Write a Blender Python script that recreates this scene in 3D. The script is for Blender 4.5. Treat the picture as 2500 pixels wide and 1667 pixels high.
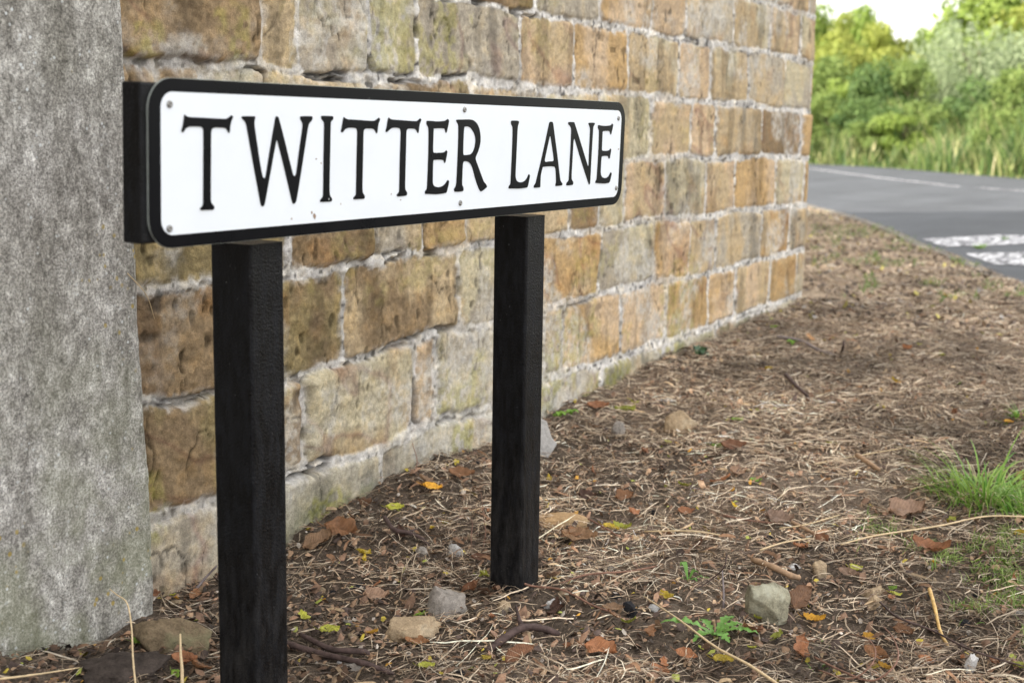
import bpy, bmesh, math, random
import numpy as np
from mathutils import Vector, Matrix, noise as mnoise
from mathutils.geometry import tessellate_polygon

random.seed(7); RS = np.random.RandomState(11)
for o in list(bpy.data.objects): bpy.data.objects.remove(o)
SC = bpy.context.scene; COL = SC.collection
R = math.radians

# ------------------------------------------------------------------ camera
F_PX = 3266.53; PSI, PITCH, ROLL = 0.51788, 0.1575, 0.01481     # focal length in px of the 2500 px wide photo
CAM = np.array([0., 0., .766])
fw = np.array([math.cos(PSI)*math.cos(PITCH), math.sin(PSI)*math.cos(PITCH), -math.sin(PITCH)])
r0 = np.array([math.sin(PSI), -math.cos(PSI), 0.]); u0 = np.cross(r0, fw)
rt = r0*math.cos(ROLL)+u0*math.sin(ROLL); up = u0*math.cos(ROLL)-r0*math.sin(ROLL)
cam_d = bpy.data.cameras.new('camera'); cam = bpy.data.objects.new('camera', cam_d); COL.objects.link(cam)
cam_d.sensor_width = 36; cam_d.lens = F_PX/2500*36; cam_d.clip_start = .05; cam_d.clip_end = 2000
M = Matrix(((rt[0], up[0], -fw[0], CAM[0]), (rt[1], up[1], -fw[1], CAM[1]), (rt[2], up[2], -fw[2], CAM[2]), (0, 0, 0, 1)))
cam.matrix_world = M
cam_d.dof.use_dof = True; cam_d.dof.focus_distance = 2.15; cam_d.dof.aperture_fstop = 5.8
SC.camera = cam

# ------------------------------------------------------------------ world, sun, exposure
SUN_EL, SUN_AZ = R(26), R(140)          # azimuth measured from +X towards +Y
w = bpy.data.worlds.new('World'); SC.world = w; w.use_nodes = True
nt = w.node_tree; bg = nt.nodes['Background']; sky = nt.nodes.new('ShaderNodeTexSky')
sky.sky_type = 'NISHITA'; sky.sun_disc = False; sky.sun_elevation = SUN_EL; sky.sun_rotation = R(90)-SUN_AZ
sky.air_density = 1.0; sky.dust_density = 2.5; sky.ozone_density = 1.0
# thin bright cloud over most of the sky
tc = nt.nodes.new('ShaderNodeTexCoord'); cn = nt.nodes.new('ShaderNodeTexNoise'); cn.inputs['Scale'].default_value = 2.2; cn.inputs['Detail'].default_value = 5
nt.links.new(tc.outputs['Generated'], cn.inputs['Vector']); cr0 = nt.nodes.new('ShaderNodeMapRange'); nt.links.new(cn.outputs['Fac'], cr0.inputs[0])
for k_, v_ in ((1, .35), (2, .6), (3, .55), (4, .95)): cr0.inputs[k_].default_value = v_
cm = nt.nodes.new('ShaderNodeMix'); cm.data_type = 'RGBA'; nt.links.new(cr0.outputs[0], cm.inputs[0]); nt.links.new(sky.outputs[0], cm.inputs[6]); cm.inputs[7].default_value = (7.5, 7.3, 7.05, 1)
nt.links.new(cm.outputs[2], bg.inputs[0]); bg.inputs[1].default_value = .12
sd = bpy.data.lights.new('sun', 'SUN'); sd.energy = 3.2; sd.angle = R(.5); sd.color = (1, .93, .82)
sun = bpy.data.objects.new('sun', sd); COL.objects.link(sun)
sdir = Vector((math.cos(SUN_AZ)*math.cos(SUN_EL), math.sin(SUN_AZ)*math.cos(SUN_EL), math.sin(SUN_EL)))
sun.rotation_euler = sdir.to_track_quat('Z', 'Y').to_euler()
SC.view_settings.view_transform = 'Standard'; SC.view_settings.look = 'None'
SC.view_settings.exposure = 1.53; SC.view_settings.gamma = 1
SC.cycles.max_bounces = 8; SC.cycles.transparent_max_bounces = 8

# ------------------------------------------------------------------ helpers
def ray(px, py):
    return fw+rt*((px-1250)/F_PX)-up*((py-833.5)/F_PX)
def on_y(px, py, Y):
    d = ray(px, py); return CAM+d*(Y/d[1])
def sgn(a): return a

def hsh(ix, iy, s):
    ix = ix.astype(np.int64); iy = iy.astype(np.int64)
    h = (ix*374761393+iy*668265263+s*1442695041) & 0xffffffff
    h = ((h ^ (h >> 13))*1274126177) & 0xffffffff
    h = ((h ^ (h >> 16))*2246822519) & 0xffffffff
    return ((h ^ (h >> 15)) & 0xffffff)/float(0xffffff)
def vn(x, y, s=0):
    x = np.asarray(x, float); y = np.asarray(y, float)
    xi = np.floor(x); yi = np.floor(y); fx = x-xi; fy = y-yi
    fx = fx*fx*fx*(fx*(fx*6-15)+10); fy = fy*fy*fy*(fy*(fy*6-15)+10)
    a = hsh(xi, yi, s); b = hsh(xi+1, yi, s); c = hsh(xi, yi+1, s); d = hsh(xi+1, yi+1, s)
    return (a+(b-a)*fx)*(1-fy)+(c+(d-c)*fx)*fy
def fbm(x, y, s=0, o=4, g=.5):
    t = 0; a = 1; n = 0
    for k in range(o):
        t = t+a*(vn(x*2**k, y*2**k, s+k*17)-.5)*2; n += a; a *= g
    return t/n
def sst(a, b, x):
    t = np.clip((x-a)/(b-a), 0, 1); return t*t*(3-2*t)

def link(name, me, mat=None, parent=None, smooth=False):
    o = bpy.data.objects.new(name, me); COL.objects.link(o)
    if mat is not None and not me.materials: me.materials.append(mat)
    if parent is not None: o.parent = parent
    if smooth:
        me.polygons.foreach_set('use_smooth', [True]*len(me.polygons))
    return o
def tag(o, label=None, cat=None, group=None, kind=None):
    if label: o['label'] = label
    if cat: o['category'] = cat
    if group: o['group'] = group
    if kind: o['kind'] = kind
    return o
def empty(name, loc, label, cat, group=None):
    o = bpy.data.objects.new(name, None); COL.objects.link(o); o.location = loc; o.empty_display_size = .05
    return tag(o, label, cat, group)
def mesh_np(name, V, Fc, col=None):
    V = np.asarray(V, np.float32); Fc = np.asarray(Fc, np.int32)
    me = bpy.data.meshes.new(name); k = Fc.shape[1]
    me.vertices.add(len(V)); me.vertices.foreach_set('co', V.ravel())
    me.loops.add(Fc.size); me.loops.foreach_set('vertex_index', Fc.ravel())
    me.polygons.add(len(Fc)); me.polygons.foreach_set('loop_start', np.arange(0, Fc.size, k, dtype=np.int32))
    me.update(calc_edges=True); me.validate()
    if col is not None:
        a = me.color_attributes.new('col', 'FLOAT_COLOR', 'POINT')
        c = np.ones((len(V), 4), np.float32); c[:, :3] = col; a.data.foreach_set('color', c.ravel())
    return me
def grid_faces(nu, nv):
    i = np.arange(nu-1)[:, None]*nv+np.arange(nv-1)[None, :]
    i = i.ravel(); return np.stack([i, i+nv, i+nv+1, i+1], 1)
def box_bm(bm, x0, x1, y0, y1, z0, z1, bev=0):
    vs = [bm.verts.new((x, y, z)) for x in (x0, x1) for y in (y0, y1) for z in (z0, z1)]
    fs = []
    for q in ((0, 1, 3, 2), (4, 6, 7, 5), (0, 4, 5, 1), (2, 3, 7, 6), (0, 2, 6, 4), (1, 5, 7, 3)):
        fs.append(bm.faces.new([vs[i] for i in q]))
    if bev:
        es = list({e for f in fs for e in f.edges})
        bmesh.ops.bevel(bm, geom=es, offset=bev, segments=3, affect='EDGES', profile=.5)
def bm_mesh(name, bm):
    bmesh.ops.recalc_face_normals(bm, faces=bm.faces)
    me = bpy.data.meshes.new(name); bm.to_mesh(me); bm.free(); return me

# ------------------------------------------------------------------ materials
def mat(name, rough=.85, spec=.3):
    m = bpy.data.materials.new(name); m.use_nodes = True
    n = m.node_tree; b = n.nodes['Principled BSDF']
    b.inputs['Roughness'].default_value = rough; b.inputs['Specular IOR Level'].default_value = spec
    return m, n, b
def nd(n, t, **k):
    x = n.nodes.new(t)
    for a, v in k.items():
        if a in x.inputs: x.inputs[a].default_value = v
        else: setattr(x, a, v)
    return x
def ramp(n, src, pts):
    r = n.nodes.new('ShaderNodeValToRGB'); e = r.color_ramp.elements
    while len(e) < len(pts): e.new(.5)
    for k, (p, c) in enumerate(pts):
        e[k].position = p; e[k].color = (c if isinstance(c, tuple) else (c, c, c))+(1,)
    n.links.new(src, r.inputs[0]); return r.outputs[0]
def mul(n, a, b, fac=1., mode='MULTIPLY'):
    x = n.nodes.new('ShaderNodeMix'); x.data_type = 'RGBA'; x.blend_type = mode
    if isinstance(fac, float): x.inputs[0].default_value = fac
    else: n.links.new(fac, x.inputs[0])
    for s, i in ((a, 6), (b, 7)):
        if isinstance(s, tuple): x.inputs[i].default_value = s+(1,)
        else: n.links.new(s, x.inputs[i])
    return x.outputs[2]
def bump(n, b, hs, dist=.002, strength=.6):
    prev = None
    for h, dd in hs:
        x = n.nodes.new('ShaderNodeBump'); x.inputs['Strength'].default_value = strength; x.inputs['Distance'].default_value = dd
        n.links.new(h, x.inputs['Height'])
        if prev: n.links.new(prev, x.inputs['Normal'])
        prev = x.outputs[0]
    n.links.new(prev, b.inputs['Normal'])
def coords(n, sc=None):
    g = n.nodes.new('ShaderNodeNewGeometry'); o = g.outputs['Position']
    if sc:
        mp = n.nodes.new('ShaderNodeMapping'); mp.inputs['Scale'].default_value = sc; n.links.new(o, mp.inputs[0]); o = mp.outputs[0]
    return o
def ocoords(n):
    return n.nodes.new('ShaderNodeTexCoord').outputs['Object']
def noise(n, co, scale, detail=5, rough=.6):
    x = nd(n, 'ShaderNodeTexNoise', Scale=scale, Detail=detail, Roughness=rough); n.links.new(co, x.inputs['Vector']); return x.outputs['Fac']
def voro(n, co, scale, feat='F1', rnd=1.):
    x = nd(n, 'ShaderNodeTexVoronoi', Scale=scale, Randomness=rnd); x.feature = feat; n.links.new(co, x.inputs['Vector']); return x

def m_wall():
    m, n, b = mat('sandstone masonry', .92, .15)
    a = nd(n, 'ShaderNodeAttribute', attribute_name='col'); co = coords(n)
    f1 = noise(n, co, 90, 6, .7); f2 = noise(n, co, 420, 3, .7); f3 = noise(n, co, 25, 5, .6)
    c = mul(n, a.outputs[0], ramp(n, f1, [(.25, .72), (.5, 1.), (.75, 1.24)]))
    c = mul(n, c, ramp(n, f2, [(.3, .72), (.5, 1.), (.7, 1.25)]))
    c = mul(n, c, ramp(n, f3, [(.3, (.80, .80, .83)), (.5, (1., 1., 1.)), (.7, (1.15, 1.08, .95))]))
    n.links.new(c, b.inputs['Base Color'])
    bump(n, b, [(f1, .004), (f2, .0012), (f3, .006)], strength=.75)
    return m
def m_pier():
    m, n, b = mat('weathered grey stone', .9, .2)
    co = coords(n); st = coords(n, (1, 1, .6))
    f1 = noise(n, st, 55, 6, .75); f2 = noise(n, co, 260, 4, .75); f3 = noise(n, coords(n, (1, 1, .16)), 11, 4, .6); f4 = noise(n, co, 9, 5, .6)
    c = ramp(n, f1, [(.30, (.16, .153, .143)), (.45, (.30, .29, .275)), (.57, (.43, .42, .405)), (.69, (.66, .655, .64))])
    c = mul(n, c, ramp(n, f2, [(.34, .45), (.5, 1.), (.64, 1.6)]))
    c = mul(n, c, ramp(n, f3, [(.34, (.66, .65, .62)), (.5, (.92, .915, .9)), (.66, (1.1, 1.1, 1.09))]))
    c = mul(n, c, ramp(n, noise(n, co, 3.2, 5, .65), [(.35, (.84, .84, .80)), (.6, (1.06, 1.06, 1.06))]))
    sp = nd(n, 'ShaderNodeSeparateXYZ'); n.links.new(co, sp.inputs[0])
    low = nd(n, 'ShaderNodeMapRange'); n.links.new(sp.outputs['Z'], low.inputs[0])
    for k, v in ((1, .62), (2, .05), (3, 0), (4, 1)): low.inputs[k].default_value = v
    li = ramp(n, f4, [(.44, 0.), (.6, 1.)]); mk = nd(n, 'ShaderNodeMath', operation='MULTIPLY')
    n.links.new(li, mk.inputs[0]); n.links.new(low.outputs[0], mk.inputs[1])
    mk2 = nd(n, 'ShaderNodeMath', operation='MULTIPLY'); n.links.new(mk.outputs[0], mk2.inputs[0]); mk2.inputs[1].default_value = .42
    c = mul(n, c, (.22, .24, .13), mk2.outputs[0], 'MIX')
    v = voro(n, co, 75); wsp = ramp(n, v.outputs['Distance'], [(.13, 1.), (.22, 0.)])
    ns = ramp(n, noise(n, co, 16, 3), [(.5, 0.), (.62, .85)])
    ww = nd(n, 'ShaderNodeMath', operation='MULTIPLY'); n.links.new(wsp, ww.inputs[0]); n.links.new(ns, ww.inputs[1])
    c = mul(n, c, (.62, .65, .66), ww.outputs[0], 'MIX')
    v2 = voro(n, coords(n, (1, 1, .9)), 48); ys = ramp(n, v2.outputs['Distance'], [(.12, .8), (.2, 0.)])
    n2 = ramp(n, noise(n, co, 7, 3), [(.54, 0.), (.6, 1.)])
    w2 = nd(n, 'ShaderNodeMath', operation='MULTIPLY'); n.links.new(ys, w2.inputs[0]); n.links.new(n2, w2.inputs[1])
    c = mul(n, c, (.36, .27, .06), w2.outputs[0], 'MIX')
    n.links.new(c, b.inputs['Base Color'])
    bump(n, b, [(f1, .004), (f2, .0015)], strength=.8)
    return m
def m_attr(name, rough=.9, spec=.2, trans=0., nz=60, amt=.25):
    m, n, b = mat(name, rough, spec)
    a = nd(n, 'ShaderNodeAttribute', attribute_name='col'); co = coords(n)
    f = noise(n, co, nz, 3)
    c = mul(n, a.outputs[0], ramp(n, f, [(.3, 1-amt), (.7, 1+amt)]))
    n.links.new(c, b.inputs['Base Color'])
    if trans:
        t = nd(n, 'ShaderNodeBsdfTranslucent'); n.links.new(c, t.inputs[0])
        mx = nd(n, 'ShaderNodeMixShader'); mx.inputs[0].default_value = trans
        n.links.new(b.outputs[0], mx.inputs[1]); n.links.new(t.outputs[0], mx.inputs[2])
        n.links.new(mx.outputs[0], n.nodes['Material Output'].inputs[0])
    return m
def m_plain(name, colr, rough=.8, spec=.3, nz=40, amt=.2, bd=.0008, trans=0., obj=True, metal=0.):
    m, n, b = mat(name, rough, spec); co = ocoords(n) if obj else coords(n)
    f = noise(n, co, nz, 5, .65)
    lo = tuple(x*(1-amt) for x in colr); hi = tuple(min(1, x*(1+amt)) for x in colr)
    c = ramp(n, f, [(.3, lo), (.7, hi)]); n.links.new(c, b.inputs['Base Color']); b.inputs['Metallic'].default_value = metal
    if bd: bump(n, b, [(f, bd)], strength=.6)
    if trans:
        t = nd(n, 'ShaderNodeBsdfTranslucent'); n.links.new(c, t.inputs[0])
        mx = nd(n, 'ShaderNodeMixShader'); mx.inputs[0].default_value = trans
        n.links.new(b.outputs[0], mx.inputs[1]); n.links.new(t.outputs[0], mx.inputs[2])
        n.links.new(mx.outputs[0], n.nodes['Material Output'].inputs[0])
    return m
def m_rock(name, base, lo=.6, hi=1.35, lich=(.5, .5, .42), la=.5, sc=60):
    m, n, b = mat(name, .92, .15); co = ocoords(n)
    f1 = noise(n, co, sc, 6, .7); f2 = noise(n, co, sc*5, 3, .7); f3 = noise(n, co, sc*.35, 3)
    c = mul(n, base, ramp(n, f1, [(.3, lo), (.7, hi)])); c = mul(n, c, ramp(n, f2, [(.3, .75), (.7, 1.25)]))
    c = mul(n, c, lich, ramp(n, f3, [(.52, 0.), (.66, la)]), 'MIX')
    n.links.new(c, b.inputs['Base Color']); bump(n, b, [(f1, .003), (f2, .001)], strength=.8); return m
def m_plate(name, colr, rough, dirt, spec=.5):
    m, n, b = mat(name, rough, spec); co = coords(n)
    f = noise(n, co, 14, 6, .7); v = voro(n, co, 38)
    sp = ramp(n, v.outputs['Distance'], [(.035, 1.), (.055, 0.)])
    k = ramp(n, noise(n, co, 5.5, 2), [(.57, 0.), (.62, 1.)])
    mm = nd(n, 'ShaderNodeMath', operation='MULTIPLY'); n.links.new(sp, mm.inputs[0]); n.links.new(k, mm.inputs[1])
    c = mul(n, ramp(n, f, [(.3, tuple(x*.965 for x in colr)), (.7, colr)]), dirt, mm.outputs[0], 'MIX')
    n.links.new(c, b.inputs['Base Color'])
    n.links.new(ramp(n, f, [(.3, rough*.8), (.7, rough*1.3)]), b.inputs['Roughness']); return m
def m_post():
    m, n, b = mat('black post', .42, .17); co = coords(n); st = coords(n, (1, 1, .22))
    f = noise(n, co, 330, 2, .5); g = noise(n, st, 110, 4, .7); v = voro(n, coords(n, (1, 1, .6)), 150)
    sp = ramp(n, v.outputs['Distance'], [(.07, 1.), (.12, 0.)]); k = ramp(n, noise(n, co, 30, 4, .7), [(.55, 0.), (.7, .45)])
    mm = nd(n, 'ShaderNodeMath', operation='MULTIPLY'); n.links.new(sp, mm.inputs[0]); n.links.new(k, mm.inputs[1])
    c = mul(n, ramp(n, g, [(.4, (.0028, .0028, .0034)), (.75, (.010, .011, .014))]), (.35, .36, .38), mm.outputs[0], 'MIX')
    zs = nd(n, 'ShaderNodeSeparateXYZ'); n.links.new(co, zs.inputs[0]); zr = nd(n, 'ShaderNodeMapRange'); n.links.new(zs.outputs['Z'], zr.inputs[0])
    for k_, v_ in ((1, .30), (2, -.02), (3, 0), (4, 1)): zr.inputs[k_].default_value = v_
    zd = nd(n, 'ShaderNodeMath', operation='MULTIPLY'); n.links.new(zr.outputs[0], zd.inputs[0]); n.links.new(ramp(n, noise(n, st, 70, 5, .75), [(.42, 0.), (.68, .55)]), zd.inputs[1])
    c = mul(n, c, (.055, .053, .052), zd.outputs[0], 'MIX')
    n.links.new(c, b.inputs['Base Color']); n.links.new(ramp(n, g, [(.35, .33), (.7, .6)]), b.inputs['Roughness'])
    bump(n, b, [(f, .0011), (g, .0005)], strength=.85); return m
def m_road():
    m, n, b = mat('asphalt', .85, .3); co = coords(n)
    f = noise(n, co, 1.1, 5, .6); g = noise(n, co, 60, 3, .8); st = noise(n, coords(n, (.25, 2.2, 1)), .9, 4)
    c = ramp(n, f, [(.3, (.056, .061, .069)), (.7, (.082, .088, .097))]); c = mul(n, c, ramp(n, g, [(.3, .65), (.7, 1.35)]))
    c = mul(n, c, ramp(n, st, [(.35, .85), (.65, 1.12)]))
    n.links.new(c, b.inputs['Base Color']); bump(n, b, [(g, .004)], strength=.5); return m
def m_paint():
    m, n, b = mat('worn road paint', .75, .3); co = coords(n)
    g = noise(n, coords(n, (1.2, 7, 1)), 4.5, 5, .75); h = noise(n, co, 55, 3, .8); g2 = noise(n, coords(n, (3, 26, 1)), 1.3, 4, .7)
    a = nd(n, 'ShaderNodeMath', operation='ADD'); n.links.new(g, a.inputs[0]); n.links.new(g2, a.inputs[1])
    c = ramp(n, a.outputs[0], [(.0, (.14, .14, .15)), (.43, (.14, .14, .15)), (.47, (.55, .55, .56)), (.75, (.74, .74, .74))])
    mp = nd(n, 'ShaderNodeMath', operation='MULTIPLY'); n.links.new(a.outputs[0], mp.inputs[0]); mp.inputs[1].default_value = .5
    c = ramp(n, mp.outputs[0], [(.485, (.12, .12, .13)), (.515, (.5, .5, .52)), (.6, (.66, .66, .68))])
    n.links.new(c, b.inputs['Base Color']); return m
def m_soil():
    m, n, b = mat('soil', .95, .1); a = nd(n, 'ShaderNodeAttribute', attribute_name='col'); co = coords(n)
    f1 = noise(n, co, 22, 8, .8); f2 = noise(n, co, 170, 4, .75); s1 = noise(n, coords(n, (1, 4, 1)), 60, 4, .7)
    c = mul(n, a.outputs[0], ramp(n, f1, [(.3, .55), (.7, 1.5)])); c = mul(n, c, ramp(n, f2, [(.3, .5), (.7, 1.6)]))
    c = mul(n, c, ramp(n, s1, [(.35, .8), (.65, 1.3)]))
    n.links.new(c, b.inputs['Base Color']); bump(n, b, [(f1, .012), (f2, .004)], strength=.9); return m

MW, MP, MPOST, MROAD, MPAINT, MSOIL = m_wall(), m_pier(), m_post(), m_road(), m_paint(), m_soil()
MSTRAW = m_attr('dry straw', .75, .25, .15, 120, .3)
MLEAF = m_attr('foliage', .6, .3, .35, 8, .2)
MGRASS = m_attr('green grass', .5, .35, .35, 50, .2)

# ------------------------------------------------------------------ ground shape
WALL_Y = 1.56; XS, RC = 4.90, .42
def gz(X, Y):
    X = np.asarray(X, float); Y = np.asarray(Y, float)
    b = np.interp(X, [-6, 0.6, 1.15, 1.5, 1.9, 2.3, 2.9, 3.6, 4.3, 5.1, 7, 9], [0, .0, .0, -.012, -.012, .0, .03, .07, .095, .110, .088, .084])
    near = np.exp(-((X-2.5)/4.)**2)
    bank = .022*np.exp(-np.clip(WALL_Y-Y, 0, 9)/.12)*np.where(X < 5, 1, 0)*(X > 1.9)+.03*np.exp(-((X-2.35)/.25)**2-((Y-1.5)/.12)**2)
    bank = bank+.03*np.exp(-((X-.95)/.18)**2)*(Y > 1.2)+.035*np.exp(-((X-1.13)/.16)**2-((Y-1.5)/.14)**2)
    n = fbm(X*4, Y*4, 3, 3)*.016+fbm(X*22, Y*22, 9, 3)*.011
    fade = np.clip(1-(X-6)/3, 0, 1)*np.clip(1-(-2-Y)/4, 0, 1)
    return b+(bank+n)*fade*np.clip((X+1)/1.5, .2, 1)
def ground_hit(px, py, lift=0.):
    d = ray(px, py); t = .76/-d[2]
    for _ in range(12):
        p = CAM+d*t; t = (CAM[2]-float(gz(p[0], p[1]))-lift)/-d[2]
    p = CAM+d*t; return p
D = 2500/2352
def G(dx, dy, lift=0.): return ground_hit(dx*D, dy*D, lift)

def axis(segs):
    out = [segs[0][0]]
    for a, b, st in segs:
        n = max(1, int(round((b-a)/st))); out += list(a+(b-a)*np.arange(1, n+1)/n)
    return np.array(out)
gx = axis([(-300, -40, 40), (-40, -4, 4), (-4, .6, .2), (.6, 1., .03), (1., 3.2, .009), (3.2, 6., .018), (6., 10, .08), (10, 40, 1.5), (40, 500, 60)])
gy = axis([(-400, -30, 50), (-30, -3, 3), (-3, -.8, .1), (-.8, .3, .018), (.3, 1.62, .009), (1.62, 4, .05), (4, 20, 1.), (20, 400, 60)])
XX, YY = np.meshgrid(gx, gy, indexing='ij')
ZZ = gz(XX, YY)
far = np.clip((XX-30)/30, 0, 1)
soil = np.array([.10, .078, .06]); litter = np.array([.21, .165, .125]); tan = np.array([.40, .31, .215])
q = sst(-.25, .35, fbm(XX*2.2, YY*2.2, 41, 4)+.25*(XX-2.6)-.35*(YY-.9))
C = soil+(litter-soil)*q[..., None]
q2 = sst(0, 1, (XX-4.2)/1.2)*sst(.0, .6, YY-.6+.5*fbm(XX*3, YY*3, 8)); C = C+(tan-C)*(q2*.6)[..., None]
gr = np.clip((XX-9.5)/3, 0, 1); C = C*(1-gr[..., None])+np.array([.10, .13, .045])*gr[..., None]
gm = mesh_np('ground', np.stack([XX, YY, ZZ], -1).reshape(-1, 3), grid_faces(len(gx), len(gy)), C.reshape(-1, 3))
ground = link('ground', gm, MSOIL, smooth=True); tag(ground, kind='structure')

# ------------------------------------------------------------------ masonry wall
def path(s):
    s = np.asarray(s, float); a = np.clip((s-XS)/RC, 0, math.pi/2); e = np.clip(s-XS-RC*math.pi/2, 0, None)
    x = np.minimum(s, XS)+RC*np.sin(a); y = WALL_Y+RC*(1-np.cos(a))+e
    return x, y, np.sin(a), -np.cos(a)      # point and outward normal
ssamp = np.linspace(1.2, 5.7, 3000); _x, _y, _nx, _ny = path(ssamp)
def s_of(px, z):                            # wall position seen at photo column px at height z
    P = np.stack([_x, _y, np.full_like(_x, z)], 1)-CAM; d = P@fw; qx = 1250+F_PX*(P@rt)/d
    k = int(np.argmax(qx)); return float(np.interp(px, qx[:k+1], ssamp[:k+1]))
H0 = .766
def line(*pts): return (np.array([p[0] for p in pts]), np.array([p[1] for p in pts])+H0)
BND = [line((1.5, -.640), (1.7, -.642), (1.9, -.636), (2.2, -.650), (2.41, -.632), (2.64, -.641), (2.9, -.617), (3.64, -.622), (4.25, -.616), (4.58, -.612), (4.9, -.606)),
       line((1.5, -.432), (1.6, -.452), (1.9, -.462), (2.0, -.452), (2.14, -.456), (2.4, -.434), (2.63, -.45), (2.9, -.438), (3.54, -.430), (3.84, -.443), (4.48, -.438), (5.04, -.436)),
       line((1.5, -.262), (1.9, -.270), (2.14, -.262), (2.9, -.259), (3.19, -.262), (3.6, -.250), (3.9, -.266), (4.2, -.254), (5.04, -.270)),
       line((1.5, -.085), (3.3, -.085), (3.53, -.074), (3.76, -.074), (4., -.085), (4.45, -.078), (5.04, -.096)),
       line((1.5, .093), (1.8, .098), (2.08, .092), (2.5, .103), (3.03, .094), (3.37, .098), (3.7, .090), (4., .087), (4.28, .091), (4.67, .081), (5., .079)),
       line((1.5, .272), (2.53, .271), (3.02, .265), (3.33, .269), (3.7, .265), (4.46, .269), (4.8, .262), (5.04, .252)),
       line((1.5, .445), (3.4, .442), (5.04, .425))]
zz = .445+H0
while zz < 8.9:
    zz += RS.uniform(.15, .2); k = np.linspace(-10, 14, 40); BND.append((k, zz+RS.uniform(-.006, .006, 40)))
PAL = dict(O=(.47, .325, .165), T=(.46, .36, .225), G=(.40, .355, .28), P=(.50, .445, .31), K=(.52, .395, .265), B=(.27, .195, .115), L=(.36, .31, .24), D=(.20, .14, .085), W=(.44, .405, .32), V=(.27, .215, .11))
ROWS = [  # photo joints (px) at mid height, and one kind of stone between each pair
 ([560, 932, 1300, 1460, 1620, 1745, 1880], 'WWWWWWWW'),
 ([560, 735, 1010, 1061, 1325, 1373, 1512, 1622, 1726, 1792, 1876, 1940], 'VBTOPGOKOKKOT'),
 ([570, 836, 1120, 1262, 1463, 1592, 1680, 1745, 1853, 1924], 'BVBPOPOTGOG'),
 ([700, 905, 1029, 1135, 1215, 1388, 1462, 1524, 1621, 1720, 1791, 1890, 1960], 'VVTOTTBPKPTOTO'),
 ([383, 490, 640, 900, 1147, 1330, 1458, 1586, 1685, 1745, 1857, 1953], 'BBGTBTTPTKTBO'),
 ([628, 723, 899, 1018, 1270, 1397, 1530, 1656, 1731, 1825, 1912, 1979], 'BVLGGTOPTTTGO'),
 ([1010, 1144, 1305, 1462, 1590, 1673, 1787, 1879, 1953], 'TTBGOKGTTT')]
JO = []; CK = []
for i in range(len(BND)):
    if i < len(ROWS):
        zt = float(np.interp(3, *BND[i])); zb = float(np.interp(3, *BND[i-1])) if i else .1
        js = [s_of(p, (zt+zb)/2) for p in ROWS[i][0]]; ks = list(ROWS[i][1])
    else:
        js = [1.3+RS.uniform(0, .3)]; ks = [random.choice('OTGPKBT')]
        while js[-1] < 5.: js.append(js[-1]+RS.uniform(.2, .45)); ks.append(random.choice('OTGPKTT'))
        ks.append('T')
    while js[-1] < 13: js.append(max(js[-1], 5.15)+RS.uniform(.18, .42)); ks.append(random.choice('OTGPKTT'))
    while js[0] > -10: js.insert(0, js[0]-RS.uniform(.25, .5)); ks.insert(0, random.choice('OTGPKBT'))
    JO.append(np.array(js)); CK.append(ks)

sa = axis([(-9.5, 1.2, .09), (1.2, 1.44, .02), (1.44, 2.4, .0028), (2.4, 3.4, .0038), (3.4, 5.25, .0052), (5.25, 5.7, .012), (5.7, 12, .06)])
za = axis([(-.12, 0, .01), (0, 1.26, .0036), (1.26, 1.8, .012), (1.8, 2.6, .03), (2.6, 7.5, .12)])
S, Zg = np.meshgrid(sa, za, indexing='ij'); S0, Z0 = S, Zg
wx = fbm(S*11, Zg*11, 51, 4)*.011+fbm(S*55, Zg*55, 53, 2)*.0028; wz = fbm(S*11, Zg*11, 71, 4)*.009+fbm(S*60, Zg*60, 73, 2)*.0028
Sw, Zw = S+wx, Zg+wz
row = np.zeros(S.shape, int)
Bv = [np.interp(Sw, *b) for b in BND]
for b in Bv: row += (Zw > b)
row = np.clip(row, 0, len(BND)-1)
stack = np.stack([np.full(S.shape, -.4)]+Bv, 0)
zb = np.take_along_axis(stack, row[None], 0)[0]; zt = np.take_along_axis(stack, row[None]+1, 0)[0]
dzv = np.minimum(Zw-zb, zt-Zw)
cell = np.zeros(S.shape, int); dxv = np.zeros(S.shape); cen = np.zeros(S.shape); halfw = np.zeros(S.shape)
for i in range(len(BND)):
    mk = row == i
    if not mk.any(): continue
    js = JO[i]; tilt = (hsh(np.arange(len(js)), np.full(len(js), i), 5)-.5)*.10
    ss = Sw[mk]; zc = (Zw[mk]-(zb[mk]+zt[mk])/2)
    k = np.clip(np.searchsorted(js, ss), 1, len(js)-1)
    for _ in range(2):
        L = js[k-1]+tilt[k-1]*zc; Rr = js[k]+tilt[k]*zc
        k = np.clip(k-(ss < L)+(ss >= Rr), 1, len(js)-1)
    L = js[k-1]+tilt[k-1]*zc; Rr = js[k]+tilt[k]*zc
    dxv[mk] = np.minimum(ss-L, Rr-ss); cell[mk] = k; cen[mk] = (L+Rr)/2; halfw[mk] = (Rr-L)/2
rr = .024
corner = (dxv < rr) & (dzv < rr)
dd = np.minimum(dxv, dzv); dd = np.where(corner, rr-np.sqrt(np.maximum(0, (rr-dxv)**2+(rr-dzv)**2)), dd)
mw = np.where(dxv < dzv, .0020, .0040)+np.interp(S, [2, 4], [0, .0016])+.0075*vn(S*9, Zg*9, 91)**1.6+.0025*(vn(S*60, Zg*60, 93)-.5)
mw = mw+np.where(row == 0, .004, 0)
msk = sst(-.001, .0035, dd-mw)
hr = lambda s: hsh(cell, row, s)
u = (S-cen); v = (Zg-(zb+zt)/2)
bev = 1-np.exp(-np.clip(dd-mw, 0, 1)/.0042)
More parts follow.
